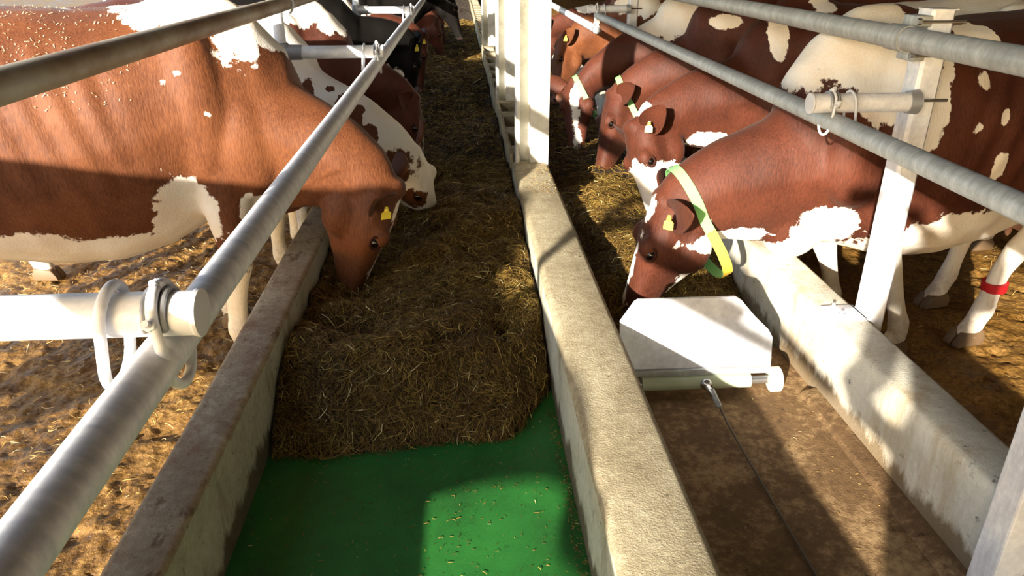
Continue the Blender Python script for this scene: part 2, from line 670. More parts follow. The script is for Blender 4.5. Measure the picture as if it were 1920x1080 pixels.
def arm(x_out, x_in, y, label, side, mat, rail_x, zl=Z_LOW, big=False):
    """horizontal arm lying on top of the neck rail, closed by a plastic cap and two hoops round arm and rail"""
    z = zl + 2 * PR + .002
    m = MB()
    m.tube([(x_out, y, z), ((x_out + x_in) / 2, y, z), (x_in, y, z)], PR, 24)
    o = m.build('arm_pipe', mat)
    tag(o, label, 'pipe', 'arms carrying the neck rails')
    s = 1 if x_in > x_out else -1
    c = MB()
    c.tube([(x_in - s * .004, y, z), (x_in, y, z), (x_in + s * .004, y, z), (x_in + s * .005, y, z)], [PR + .001, PR + .003, PR + .002, PR * .8], 24)
    c.build('end_cap', M['plastic_cap'], o)
    zc = (z + zl) / 2
    rod = .0078 if big else .0045
    for dx, tilt in ((-.058, -.35), (.018, .25)):
        h = MB()
        cx = rail_x + s * dx
        h.tube(hoop(None, (cx + tilt * .0, y, zc), (0, 1, 0), (tilt * s * -.35, 0, 1), PR + rod + .004, PR * 2, rod), rod, 10)
        h.build('u_bolt', M['galv'], o)
    st = MB()
    # saddle strap with bolts over the arm just before its end
    arc = [(rail_x + s * .012, y + (PR + .004) * math.cos(a), z + (PR + .004) * math.sin(a)) for a in np.linspace(-.3, math.pi + .3, 14)]
    for dxx in (-.012, 0, .012):
        st.tube([(p[0] + dxx, p[1], p[2]) for p in arc], .0045, 8)
    st.build('saddle', M['cast'], o)
    for yy, zz in ((y - PR - .008, z + .002), (y + .006, z + PR + .008)):
        b = MB()
        b.tube([(rail_x + s * .012, yy + .004, zz - .004), (rail_x + s * .012, yy - .012, zz + .006)], .009, 6)
        b.tube([(rail_x + s * .012, yy - .010, zz + .005), (rail_x + s * .012, yy - .02, zz + .012)], .005, 8)
        b.build('bolt', M['galv'], o)
    return o


arm(-.86, -.365, .925, 'thick sunlit white pipe entering from the left edge, ending in a round cap', 'L', M['galv'], -.425, big=True)
arm(-.86, -.385, 3.85, 'short white pipe arm between upright pipe and rail, above the second cow', 'L', M['galv'], -.425)
arm(-.86, -.39, 6.8, 'small pipe arm at top left in front of the black cow', 'L', M['galv'], -.425)
arm(1.50, 1.135, 2.36, 'capped grey pipe arm joining the right post to the lower rail', 'R', M['galv'], 1.215)
arm(1.50, 1.125, 6.80, 'small grey pipe arm at top right, above the far cows', 'R', M['galv'], 1.215)

for y, lab in ((.925, 'upright round pipe standing just left of the thick white pipe'), (3.85, 'upright round pipe beside the second cow, left row'), (6.8, 'upright round pipe at top left behind the third cow')):
    p = MB()
    p.tube([(-.88, y, 0), (-.88, y, 1.2), (-.88, y, 1.55)], .028, 20)
    o = p.build('post', M['galv'])
    tag(o, lab, 'post', 'left rail posts')
    c = MB()
    c.tube([(-.88, y, 1.255), (-.88, y, 1.26), (-.88, y, 1.345), (-.88, y, 1.35)], [.031, .038, .038, .031], 20)
    c.tube([(-.87, y, 1.304), (-.78, y, 1.304)], [.038, .036], 20)
    c.build('tee_fitting', M['cast'], o)
    b = MB()
    b.tube(hoop(None, (-.857, y, 1.53), (1, 0, 0), (0, 0, 1), .060, .0, .006), .006, 8)
    b.build('u_bolt', M['galv'], o)


def square_post(x, y, ztop, label):
    o = MB()
    w = .04
    # folded channel: open to the rear
    prof = [(x - w, y + w), (x - w, y - w + .01), (x - w + .01, y - w), (x + w - .01, y - w), (x + w, y - w + .01), (x + w, y + w),
            (x + w - .006, y + w), (x + w - .006, y - w + .012), (x + w - .012, y - w + .006), (x - w + .012, y - w + .006), (x - w + .006, y - w + .012), (x - w + .006, y + w)]
    o.prism(prof, 'z', .30, ztop)
    ob = o.build('post', M['galv'], smooth=False)
    tag(ob, label, 'post', 'right rail posts')
    bp = MB()
    bp.box((x - w - .13, y - .06, .498), (x - w + .0, y + .06, .506), .002)
    bp.box((x - w - .012, y - .06, .28), (x - w - .002, y + .06, .506), .002)
    bp.build('base_plate', M['galv'], ob)
    for yy in (y - .035, y + .035):
        b = MB()
        b.tube([(x - w - .09, yy, .505), (x - w - .09, yy, .514)], .012, 6)
        b.tube([(x - w - .09, yy, .512), (x - w - .09, yy, .526)], .006, 8)
        b.build('bolt', M['galv'], ob)
    tp = MB()
    tp.box((x - w - .003, y - w - .003, ztop), (x + w + .003, y + w, ztop + .004), .001)
    tp.build('cap_plate', M['galv'], ob)
    # saddle bracket round the top rail with two through rods
    br = MB()
    arc = [(1.425 + .041 * math.cos(a), 0, Z_UP + .041 * math.sin(a)) for a in np.linspace(math.pi / 2 - .2, math.pi * 1.5 + .2, 16)]
    prof = [(p[0], p[2]) for p in arc]
    inner = [(1.425 + (p[0] - 1.425) * .9, Z_UP + (p[2] - Z_UP) * .9) for p in arc]
    br.prism(prof + inner[::-1], 'y', y - .05, y + .05)
    br.box((x - w - .045, y - .045, Z_UP + .036), (x - w + .004, y + .045, Z_UP + .07), .006)
    br.box((x - w - .045, y - .045, Z_UP - .07), (x - w + .004, y + .045, Z_UP - .036), .006)
    br.build('rail_bracket', M['galv_old'], ob)
    for zz in (Z_UP + .052, Z_UP - .052, Z_LOW + .066):
        r = MB()
        x0 = x - w - .05 if zz > 1.35 else x - w - .03
        r.tube([(x0, y - w - .008, zz), (x + w + .03, y - w - .008, zz)], .0055, 8)
        r.tube([(x0 - .002, y - w - .008, zz), (x0 + .012, y - w - .008, zz)], .011, 6)
        r.build('rod', M['steel'], ob)
    fl2 = MB()
    fl2.tube([(x - w - .035, y - .06, Z_LOW + .064), (x - w - .002, y - .06, Z_LOW + .064)], [.036, .04], 20)
    fl2.build('arm_socket', M['cast'], ob)
    return ob


square_post(1.535, 2.42, 1.585, 'bright galvanised post on the right trough wall, beside the front cow')
square_post(1.535, 6.86, 1.585, 'small galvanised post at top right among the far cows')


p = MB()
p.box((1.255, 1.25, FLOOR_Z), (1.335, 1.33, 1.20), .006)
tag(p.build('post', M['galv'], smooth=False), 'grey galvanised post against the right trough wall, cut off by the lower right corner', 'post')
p = None


def column(y, label, w=.21, x0=.345):
    o = MB()
    x1, d, t, tw = x0 + w, .16, .014, .012
    xm = x0 + .055
    m = MB()
    # rolled steel H section with web parallel to the wall
    m.box((x0, y, .45), (x0 + .022, y + d, 4.6), .002)
    m.box((x0 + .09, y - .004, .45), (x1, y + d, 4.6), .003)
    m.box((x0 + .02, y + .11, .45), (x0 + .095, y + .125, 4.6), .001)
    ob = m.build('steel_column', M['column'], smooth=False)
    return tag(ob, label, 'column', 'columns on the middle wall')


n_ = NT('white_painted_column')
a_ = n_.noise(12, 5, .6)
n_.base(n_.ramp(a_, [(.35, srgb(196, 194, 184)), (.6, srgb(222, 220, 210))]))
n_.set(rough=.6, spec=.3)
M['column'] = n_.m
column(4.70, 'nearest tall white post standing on the middle wall')
column(6.95, 'second white post on the middle wall, just left of the nearest', .2, .325)
column(11.6, 'dark far post on the middle wall, partly behind the second', .2, .33)

# ------------------------------------------------------------------ feed pusher in the right trough
fp = empty('feed_pusher', (.89, 2.42, FLOOR_Z), 'white steel feed pusher blade on rollers lying across the right trough', 'feed pusher')
pl = MB()
poly = [(.575, .295), (1.17, .285), (1.172, .40), (1.155, .43), (1.10, .482), (1.045, .545), (1.02, .56), (.645, .56), (.63, .552), (.575, .478)]
pl.prism(poly, 'y', 0, .012, .002)
for i, p in enumerate(pl.v):
    pl.v[i] = (p[0], p[1] + 2.40 + .25 * (p[2] - .29), p[2])
reparent(pl.build('blade', M['plate'], smooth=False), fp)
b_ = MB()
b_.box((.575, 2.385, .268), (1.165, 2.42, .294), .003)
reparent(b_.build('blade_clamp', M['galv_old']), fp)
b_ = MB()
b_.tube([(.66, 2.385, .240), (1.085, 2.385, .240)], .029, 24)
reparent(b_.build('roller_tube', M['tube_green']), fp)
b_ = MB()
b_.tube([(.585, 2.385, .240), (1.205, 2.385, .240)], .016, 20)
reparent(b_.build('axle', M['steel']), fp)
for x in (1.165, .575):
    b_ = MB()
    b_.tube([(x, 2.385, .240), (x + .004, 2.385, .240), (x + .036, 2.385, .240), (x + .04, 2.385, .240)], [.043, .05, .05, .043], 28)
    reparent(b_.build('wheel', M['plastic_white']), fp)
b_ = MB()
b_.ball((.905, 2.356, .245), (.024, .018, .024))
b_.tube([(.905, 2.35, .245), (.908, 2.30, .243), (.915, 2.28, .238)], [.012, .010, .010], 12)
reparent(b_.build('towing_eye', M['steel']), fp)
cb = MB()
cb.tube([(.912, 2.31, .247), (.92, 2.24, .222), (.922, 2.235, .220)], [.011, .011, .007], 12)
cab = MB()
pts = [(.922, 2.236, .2205), (.925, 2.15, .204), (.928, 1.95, .1995), (.932, 1.7, .1965), (.935, 1.4, .196), (.94, .6, .196), (.94, -1.0, .196)]
cab.tube(pts, .0042, 10)
cabo = tag(cab.build('tow_cable', M['rope']), 'thin wire cable lying on the brown trough floor, leading to the pusher', 'cable')
cb.build('ferrule', M['galv_old'], cabo)


# ------------------------------------------------------------------ hay
def hay_left(X, Y):
    yf = 2.10 + .12 * fbm(X * 3.1, X * 0 + 1.3, 5, 3) + .32 * sstep(.12, .34, X) - .02 * sstep(-.2, -.6, X)
    rise = sstep(0, .38, Y - yf)
    h = .055 * sstep(0, .05, Y - yf) + .14 * rise
    h = h + .10 * rise * fbm(X * 2.8, Y * 2.6, 11, 4) * 2 + .07 * rise * fbm(X * 8, Y * 8, 13, 3)
    h = h - .10 * rise * np.exp(-(((X + .46) / .17) ** 2 + ((Y - 2.72) / .16) ** 2))
    h = h - .11 * rise * np.exp(-(((X + .47) / .17) ** 2 + ((Y - 3.08) / .17) ** 2))
    h = h - .06 * rise * np.exp(-(((X - .12) / .06) ** 2 + ((Y - 2.62) / .06) ** 2))
    h = h - .05 * rise * sstep(.18, .32, X) * sstep(3.6, 3.0, Y)
    h = h + .05 * rise * np.exp(-(((X - .02) / .25) ** 2 + ((Y - 3.8) / .6) ** 2))
    h = h - .06 * sstep(5, 8, Y)
    return np.where(Y > yf, np.maximum(h, .004), -.03) + FLOOR_Z


def hay_right(X, Y):
    yf = 2.72 + .12 * fbm(X * 4, X * 0 + 4.2, 15, 3) + .35 * sstep(.9, 1.3, X)
    rise = sstep(0, .5, Y - yf)
    h = .02 + .13 * rise + .06 * rise * fbm(X * 3, Y * 2.6, 31, 4) * 2 + .03 * fbm(X * 9, Y * 9, 33, 2)
    h = h + .07 * rise * np.exp(-(((X - .85) / .2) ** 2 + ((Y - 3.9) / .8) ** 2))
    h = h - .10 * sstep(4.5, 5.1, Y) * sstep(9, 7, Y)
    return np.where(Y > yf, np.maximum(h, .012), -.03) + FLOOR_Z


def strands(name, hf, xr, yr, count, mat, label, cat, lens=(.03, .10), wid=(.0012, .0028), lift=.012, power=1.0, minh=.2, tone=(0, 1), parent=None, kind='stuff', up=.22):
    x = rng.uniform(*xr, count)
    y = yr[0] + (yr[1] - yr[0]) * rng.random(count) ** power
    z = hf(x, y)
    ok = z > minh
    x, y, z = x[ok], y[ok], z[ok]
    n = len(x)
    e = .012
    gx = (hf(x + e, y) - hf(x - e, y)) / (2 * e)
    gy = (hf(x, y + e) - hf(x, y - e)) / (2 * e)
    gx, gy = np.clip(gx, -1.5, 1.5), np.clip(gy, -1.5, 1.5)
    far = np.clip((y - 2) / 6, 0, 1)
    L = rng.uniform(*lens, n) * (1 + .4 * (rng.random(n) > .93))
    W = rng.uniform(*wid, n) * (1 + 1.2 * far)
    th = rng.uniform(0, 2 * np.pi, n) + .8 * fbm(x * 5, y * 5, 71, 2) * 6
    dx, dy = np.cos(th), np.sin(th)
    dz = gx * dx + gy * dy + rng.normal(0, up, n)
    nrm = np.sqrt(dx * dx + dy * dy + dz * dz)
    dx, dy, dz = dx / nrm, dy / nrm, dz / nrm
    sx, sy = -np.sin(th), np.cos(th)
    bend = rng.normal(0, .22, n) * L
    sag = rng.uniform(0, .16, n) * L
    z0 = z + rng.uniform(.0, lift, n)
    K = 4
    V = np.zeros((n, K, 2, 3))
    for k in range(K):
        t = k / (K - 1) - .5
        bb = bend * (.25 - t * t) * 4
        cx, cy = x + dx * L * t + sx * bb, y + dy * L * t + sy * bb
        cz = z0 + dz * L * t + sag * (.25 - t * t) * 4
        w = W * (1 - .5 * abs(t) * 2)
        for s, sg in ((0, 1), (1, -1)):
            V[:, k, s, 0] = cx + sg * sx * w * .5
            V[:, k, s, 1] = cy + sg * sy * w * .5
            V[:, k, s, 2] = cz + sg * w * .25
    V = V.reshape(-1, 3)
    if xr[1] - xr[0] < 1.1 and parent is not None:
        V[:, 0] = np.clip(V[:, 0], xr[0], xr[1])
        V[:, 2] = np.maximum(V[:, 2], FLOOR_Z + .001)
    base = (np.arange(n) * K * 2)[:, None, None]
    k = np.arange(K - 1)[None, :, None] * 2
    q = np.array([0, 1, 3, 2])[None, None, :]
    Fc = (base + k + q).reshape(-1, 4)
    me = bpy.data.meshes.new(name)
    me.vertices.add(len(V))
    me.vertices.foreach_set('co', V.ravel())
    me.loops.add(Fc.size)
    me.loops.foreach_set('vertex_index', Fc.ravel().astype(np.int32))
    me.polygons.add(len(Fc))
    me.polygons.foreach_set('loop_start', (np.arange(len(Fc)) * 4).astype(np.int32))
    me.polygons.foreach_set('loop_total', np.full(len(Fc), 4, np.int32))
    me.update(calc_edges=True)
    t = np.clip(rng.beta(2.0, 3.2, n) * .95 + .25 * fbm(x * 4, y * 4, 51, 2) + .05 * (rng.random(n) > .97), 0, 1)
    t = np.where(rng.random(n) > .985, 1.0, t)
    t = tone[0] + (tone[1] - tone[0]) * t
    at = me.attributes.new('tone', 'FLOAT', 'POINT')
    at.data.foreach_set('value', np.repeat(t, K * 2).astype(np.float32))
    me.materials.append(mat)
    o = bpy.data.objects.new(name, me)
    COL.objects.link(o)
    if parent:
        o.parent = parent
        o['kind'] = kind
    else:
        tag(o, label, cat, kind=kind)
    return o


def hay_pile(name, hf, x0, x1, y0, label, cnt_near, cnt_far):
    bed = grid_mesh(name, np.linspace(x0, x1, 70), np.concatenate([np.linspace(y0, 5, 210), np.linspace(5, 31.9, 150)[1:]]), hf, M['haybed'])
    tag(bed, label, 'hay', kind='stuff')
    strands('strand', hf, (x0 + .01, x1 - .01), (y0, 5.2), cnt_near, M['hay'], None, None, parent=bed, power=1.15, minh=FLOOR_Z)
    strands('strand', hf, (x0 + .01, x1 - .01), (5.0, 18), cnt_far, M['hay'], None, None, lens=(.05, .14), wid=(.002, .004), parent=bed, minh=FLOOR_Z)
    return bed


hay_pile('silage', hay_left, -.686, .316, 1.8, 'brown chopped silage heaped along the left trough on the green mat', 110000, 30000)
hay_pile('silage', hay_right, .560, 1.336, 2.5, 'yellowish silage strewn in the right trough under the cows heads', 45000, 14000)
flat = lambda z: (lambda X, Y: np.full_like(X, z) if hasattr(X, 'shape') else z)
strands('feed_crumbs', flat(FLOOR_Z + .001), (-.69, .32), (1.0, 2.25), 1300, M['hay'], 'scattered brown feed crumbs on the bare green mat', 'hay crumbs', lens=(.003, .018), wid=(.001, .0022), lift=.002, minh=0, up=.05, power=.6)
strands('feed_crumbs', flat(FLOOR_Z + .001), (.28, .32), (1.1, 2.3), 700, M['hay'], 'line of brown feed crumbs along the foot of the middle wall', 'hay crumbs', lens=(.004, .016), wid=(.001, .0022), lift=.010, minh=0, up=.2)
strands('wall_chaff', flat(.502), (.35, .54), (4.0, 4.72), 500, M['straw'], 'yellow chaff lying on the middle wall at the white post', 'chaff', lens=(.004, .018), lift=.003, minh=0, up=.1)
strands('straw_litter', lambda X, Y: mud_h(X, Y) + .004, (-3.4, -.86), (1.0, 5.5), 5200, M['straw'], 'pale straw bits trampled into the mud on the left', 'straw', lens=(.008, .06), wid=(.0015, .0035), lift=.006, minh=-1, tone=(.15, 1), up=.06)
strands('straw_litter', lambda X, Y: mud_h(X, Y) + .004, (1.55, 4.6), (1.0, 5.5), 1800, M['straw'], 'sparse straw bits on the dark mud on the right', 'straw', lens=(.01, .06), wid=(.0015, .004), lift=.004, minh=-1, tone=(.1, .9), up=.06)
strands('floor_crumbs', flat(FLOOR_Z + .001), (.56, 1.33), (1.0, 2.35), 260, M['straw'], 'few tiny straw crumbs on the brown floor of the right trough', 'straw crumbs', lens=(.004, .02), lift=.001, minh=0, up=.05)
# ------------------------------------------------------------------ cows
def loft(mb, rings):
    """rings: list of vertex lists of equal length -> closed tube"""
    n = len(rings[0])
    vv = [p for r in rings for p in r]
    ff = []
    for i in range(len(rings) - 1):
        for k in range(n):
            k2 = (k + 1) % n
            ff.append((i * n + k, i * n + k2, (i + 1) * n + k2, (i + 1) * n + k))
    ff.append(tuple(range(n - 1, -1, -1)))
    ff.append(tuple((len(rings) - 1) * n + k for k in range(n)))
    mb.add(vv, ff)


def egg_ring(c, w, u, up, dn, hw, taper=0.0, e=2.0, n=28):
    out = []
    for k in range(n):
        a = 2 * math.pi * k / n
        ca, sa = math.cos(a), math.sin(a)
        y = math.copysign(abs(ca) ** (2 / e), ca) * hw
        z = math.copysign(abs(sa) ** (2 / e), sa)
        if z < 0:
            y *= 1 - taper * (-z)
            z *= dn
        else:
            y *= 1 - .25 * taper * z
            z *= up
        out.append(c + w * y + u * z)
    return out


TRUNK = [  # x, top, bottom, half width, exponent
    (-1.60, 1.22, 1.00, .05, 2.0), (-1.57, 1.30, .90, .12, 2.1), (-1.48, 1.345, .80, .20, 2.2), (-1.30, 1.385, .72, .265, 2.2),
    (-1.08, 1.415, .66, .295, 2.2), (-.85, 1.405, .60, .335, 2.15), (-.62, 1.385, .565, .365, 2.1), (-.40, 1.375, .565, .365, 2.1),
    (-.20, 1.38, .59, .335, 2.15), (-.05, 1.40, .615, .285, 2.2), (.08, 1.385, .63, .245, 2.2), (.20, 1.33, .65, .205, 2.1), (.30, 1.22, .70, .15, 2.0), (.345, 1.08, .80, .08, 2.0)]
FRONT_LEG = [(.00, .165, .92, .120), (.03, .175, .78, .105), (.04, .18, .66, .082), (.05, .175, .54, .060), (.055, .17, .46, .054), (.062, .17, .415, .058), (.055, .17, .36, .047),
             (.05, .17, .27, .038), (.05, .17, .19, .038), (.052, .17, .145, .047), (.065, .17, .10, .042), (.085, .17, .055, .050), (.09, .17, .03, .052)]
HIND_LEG = [(-1.22, .17, 1.10, .19), (-1.20, .19, .95, .20), (-1.15, .205, .82, .165), (-1.14, .205, .72, .125), (-1.22, .195, .62, .088), (-1.33, .185, .545, .064), (-1.385, .18, .49, .060),
            (-1.385, .18, .43, .054), (-1.365, .18, .34, .043), (-1.34, .18, .23, .041), (-1.325, .18, .155, .050), (-1.30, .18, .105, .045), (-1.275, .18, .055, .052), (-1.27, .18, .03, .054)]
HEAD = [  # t, dorsal height, ventral depth, half width, exponent
    (-.05, .020, .050, .045, 2.0), (-.01, .052, .095, .080, 2.1), (.06, .070, .140, .100, 2.2), (.16, .072, .170, .106, 2.3), (.27, .070, .182, .110, 2.3), (.38, .063, .165, .104, 2.3),
    (.50, .053, .130, .082, 2.3), (.62, .044, .100, .068, 2.3), (.74, .038, .078, .059, 2.3), (.84, .036, .070, .060, 2.4), (.92, .034, .066, .062, 2.4), (.98, .022, .052, .054, 2.2), (1.015, .004, .028, .032, 2.0)]

COATS = {
    'red': coat_material('red_pied_coat', srgb(76, 40, 20), srgb(112, 66, 37)),
    'dark': coat_material('dark_red_pied_coat', srgb(54, 25, 15), srgb(86, 44, 28)),
    'black': coat_material('black_pied_coat', srgb(9, 8, 7), srgb(20, 17, 15), muz=srgb(50, 40, 38)),
}

COATS['black'].node_tree.nodes['Principled BSDF'].inputs['Specular IOR Level'].default_value = .08
COATS['black'].node_tree.nodes['Principled BSDF'].inputs['Sheen Weight'].default_value = 0.0
COATS['black'].node_tree.nodes['Principled BSDF'].inputs['Roughness'].default_value = .75


def bez(p, t):
    a, b, c, d = p
    s = 1 - t
    return a * s ** 3 + b * 3 * s * s * t + c * 3 * s * t * t + d * t ** 3


def bez_d(p, t):
    a, b, c, d = p
    s = 1 - t
    return ((b - a) * 3 * s * s + (c - b) * 6 * s * t + (d - c) * 3 * t * t).normalized()


def cow(label, origin, heading, poll, muzzle, coat, blobs=(), scale=1.0, roll=0.0, head_len=.57, feet=None, collar=None, collar_t=.02,
        tags=(1,), voxel=.016, group='cows feeding along the troughs', neck_scale=1.14, ear_droop=(0.0, 0.0), start=-.07, dirt=.8, red_band=False, leg_white=.0, drop=.06, chest=.0, belly=.0, straw=0, stance=(0, 0, 0, 0)):
    """heading in degrees (0 = head to +X); poll and muzzle in world coordinates"""
    S = scale
    W = Matrix.Translation(Vector((origin[0], origin[1], 0))) @ Matrix.Rotation(math.radians(heading), 4, 'Z')
    Wi = W.inverted()
    p = Wi @ Vector(poll)
    m = Wi @ Vector(muzzle)
    a = (m - p).normalized()
    L = head_len * S
    ref = Vector((1, 0, .45))
    up = (ref - a * ref.dot(a)).normalized()
    up = Matrix.Rotation(roll, 3, a) @ up
    side = up.cross(a).normalized()                                # the cow's left
    hs = S * head_len / .50 * .97
    mb = MB()
    X, Y, Z = Vector((1, 0, 0)), Vector((0, 1, 0)), Vector((0, 0, 1))
    # trunk
    rings = []
    for (x, top, bot, hw, e) in TRUNK:
        bot -= belly * float(sstep(-1.45, -.95, np.array(x)) * (1 - sstep(-.35, .12, np.array(x))))
        bot -= chest * float(sstep(-.9, .1, np.array(x)))
        zc = bot + (top - bot) * .52
        rings.append(egg_ring(Vector((x, 0, zc)) * S, Y, Z, (top - zc) * S, (zc - bot) * S, hw * S, .12, e))
    loft(mb, rings)
    # neck
    hc = p + a * (.09 * L) - up * (.075 * hs)
    P0 = Vector((-.10, 0, 1.06 - drop * .6)) * S
    flat = Vector((hc.x - P0.x, hc.y - P0.y, hc.z - P0.z))
    dist = flat.length
    P1 = P0 + (X * .55 + flat.normalized() * .55) * (.40 * dist) - Z * drop
    arr = (a * .45 + flat.normalized() * .65 - up * .15).normalized()
    P3 = hc + a * (.03 * L)
    P2 = P3 - arr * (.36 * dist)
    B = (P0, P1, P2, P3)
    sec = [(0, .27, .36, .215), (.15, .245, .345, .20), (.3, .20, .305, .178), (.45, .168, .265, .150), (.6, .148, .232, .126), (.75, .132, .200, .108), (.88, .125, .165, .092), (1.0, .095, .135, .080)]
    rings = []
    nk = []
    for i in range(21):
        t = i / 20
        c = bez(B, t)
        d = bez_d(B, t)
        r0 = Vector((.35, 0, 1.0)).lerp(up, sstep(.45, 1.0, np.array(t)).item())
        u = (r0 - d * r0.dot(d)).normalized()
        w = u.cross(d).normalized()
        for j in range(len(sec) - 1):
            if sec[j][0] <= t <= sec[j + 1][0]:
                k = (t - sec[j][0]) / (sec[j + 1][0] - sec[j][0])
                s_ = [sec[j][q] * (1 - k) + sec[j + 1][q] * k for q in (1, 2, 3)]
        s_ = [q * S * (neck_scale if 0.1 < t else 1) for q in s_]
        rings.append(egg_ring(c, w, u, s_[0], s_[1], s_[2], .38, 2.05))
        nk.append((c, w, u, s_))
    loft(mb, rings)
    # head
    rings = []
    for (t, du, dv, hw, e) in HEAD:
        c = p + a * (t * L) - up * (.060 * hs)
        rings.append(egg_ring(c, side, up, du * hs, dv * hs, hw * hs, .42, e))
    loft(mb, rings)

    def ellipsoid(c, r, axes=(X, Y, Z)):
        bm = bmesh.new()
        bmesh.ops.create_uvsphere(bm, u_segments=14, v_segments=9, radius=1)
        for v in bm.verts:
            q = v.co
            v.co = c + axes[0] * (q.x * r[0]) + axes[1] * (q.y * r[1]) + axes[2] * (q.z * r[2])
        mb.bm(bm)
    hx = (a, side, up)
    for sg in (1, -1):
        ellipsoid(p + a * (.30 * L) + side * (sg * .080 * hs) - up * (.015 * hs), (.045 * hs, .034 * hs, .034 * hs), hx)      # brow / orbit
        ellipsoid(p + a * (.25 * L) + side * (sg * .060 * hs) - up * (.165 * hs), (.085 * hs, .042 * hs, .065 * hs), hx)     # jaw angle
        ellipsoid(p + a * (.92 * L) + side * (sg * .036 * hs) - up * (.052 * hs), (.040 * hs, .030 * hs, .030 * hs), hx)      # nostril wing
        ellipsoid(Vector((-.02, sg * .205, 1.04)) * S, (.12 * S, .085 * S, .30 * S))                                         # shoulder blade
        ellipsoid(Vector((.11, sg * .18, .90)) * S, (.15 * S, .085 * S, .20 * S))                                           # shoulder point
        ellipsoid(Vector((-1.06, sg * .235, 1.32)) * S, (.10 * S, .06 * S, .065 * S))                                        # hook bone
        ellipsoid(Vector((-1.52, sg * .125, 1.25)) * S, (.07 * S, .05 * S, .07 * S))                                         # pin bone
    ellipsoid(p - up * (.015 * hs), (.036 * hs, .060 * hs, .038 * hs), hx)                                    # poll
    ellipsoid(Vector((.22, 0, .74 - chest)) * S, (.15 * S, .115 * S, .17 * S))                                                       # brisket
    ellipsoid(Vector((-1.08, 0, .60)) * S, (.22 * S, .16 * S, .13 * S))                                                      # udder root
    ellipsoid(Vector((-.02, 0, 1.33)) * S, (.20 * S, .09 * S, .095 * S))                                                     # withers
    legs = []
    st = iter(stance)
    for leg in (FRONT_LEG, HIND_LEG):
        for sg in (1, -1):
            dx = next(st)
            pts, rs = [], []
            for (x, y, z, r) in leg:
                k = max(0.0, min(1.0, (.90 - z) / (.5 if dx > .2 else .8)))
                pts.append(Vector((x + dx * k, y * sg, z)) * S)
                rs.append(r * S)
            rings = []
            for i, q in enumerate(pts):
                d = (pts[min(i + 1, len(pts) - 1)] - pts[max(i - 1, 0)]).normalized()
                u = (X - d * X.dot(d)).normalized()
                w = u.cross(d)
                thin = .86 if rs[i] < .07 * S else .72
                rings.append(egg_ring(q, w, u, rs[i] * 1.08, rs[i] * 1.08, rs[i] * thin, 0, 2.0, 18))
            loft(mb, rings)
            legs.append((pts[-1], sg))
    tmp = mb.build('cow_tmp', None, smooth=False)
    md = tmp.modifiers.new('r', 'REMESH')
    md.mode = 'VOXEL'
    md.voxel_size = voxel
    sm = tmp.modifiers.new('s', 'SMOOTH')
    sm.factor = .5
    sm.iterations = 7 if voxel > .014 else 10
    dg = bpy.context.evaluated_depsgraph_get()
    me = bpy.data.meshes.new_from_object(tmp.evaluated_get(dg), depsgraph=dg)
    old = tmp.data
    bpy.data.objects.remove(tmp)
    bpy.data.meshes.remove(old)
    me.name = 'cow'
    # muscle and rib relief
    nv = len(me.vertices)
    co = np.zeros(nv * 3, np.float32)
    me.vertices.foreach_get('co', co)
    co = co.reshape(-1, 3)
    no = np.array([v.normal[:] for v in me.vertices], np.float32)
    q = co / S
    rel = np.array([noise.noise((x[0] * 5.0, x[1] * 5.0 + 3.1, x[2] * 3.2)) * .010 + noise.noise((x[0] * 13, x[1] * 13, x[2] * 5)) * .0035 for x in q], np.float32)
    barrel = sstep(-.98, -.75, q[:, 0]) * (1 - sstep(-.32, -.18, q[:, 0])) * sstep(.7, .9, q[:, 2]) * (1 - sstep(1.2, 1.33, q[:, 2])) * (np.abs(q[:, 1]) > .15)
    rel = rel + .0045 * barrel * np.sin((q[:, 0] + .35 * (q[:, 2] - 1)) * 2 * np.pi / .105)
    headdist = np.linalg.norm(co - np.array(p + a * (.5 * L)), axis=1)
    rel = rel * np.where(headdist < .42 * S, .35, 1.0) * np.where(q[:, 2] < .5, .4, 1)
    co = co + no * rel[:, None] * S
    me.vertices.foreach_set('co', co.astype(np.float32).ravel())
    me.update()
    me.polygons.foreach_set('use_smooth', [True] * len(me.polygons))
    # coat: signed distance to the white areas, metres
    w = np.full(nv, start, np.float32)
    for (sg, c, r) in blobs:
        r = np.array(r if isinstance(r, (tuple, list)) else (r, r, r), np.float32)
        if c[0] == 'h':                                            # head frame: share of head length, sideways, dorsal
            rel = co - np.array(p)
            hq = np.stack([rel @ np.array(a) / L, rel @ np.array(side), rel @ np.array(up)], 1)
            d = (1 - np.sqrt((((hq - np.array(c[1:])) / r) ** 2).sum(1))) * min(r[1], r[2], r[0] * L)
            d = np.where(headdist < .62 * S, d, -.2)
            w = np.maximum(w, d) if sg > 0 else np.minimum(w, -d)
            continue
        d = (1 - np.sqrt((((co - np.array(c)) / r) ** 2).sum(1))) * r.min()
        if r.min() < .06:
            d = d * 2.5
        w = np.maximum(w, d) if sg > 0 else np.minimum(w, -d)
    w = np.clip(w, -.2, .2)
    low = (leg_white - co[:, 2]) * .6
    if leg_white:
        w = np.maximum(w, np.where(headdist < .5 * S, -.2, np.clip(low, -.2, .2)))
    at = me.attributes.new('white', 'FLOAT', 'POINT')
    at.data.foreach_set('value', w.astype(np.float32))
    pa = (co - np.array(p)) @ np.array(a) / L
    pu = (co - np.array(p)) @ np.array(up)
    near = headdist < .5 * S
    mz = sstep(.90, .97, pa) * near * (pu > -.16 * S)
    at = me.attributes.new('muzzle', 'FLOAT', 'POINT')
    at.data.foreach_set('value', mz.astype(np.float32))
    at = me.attributes.new('dirt', 'FLOAT', 'POINT')
    at.data.foreach_set('value', (np.clip(1 - co[:, 2] / .34, 0, 1) * dirt).astype(np.float32))
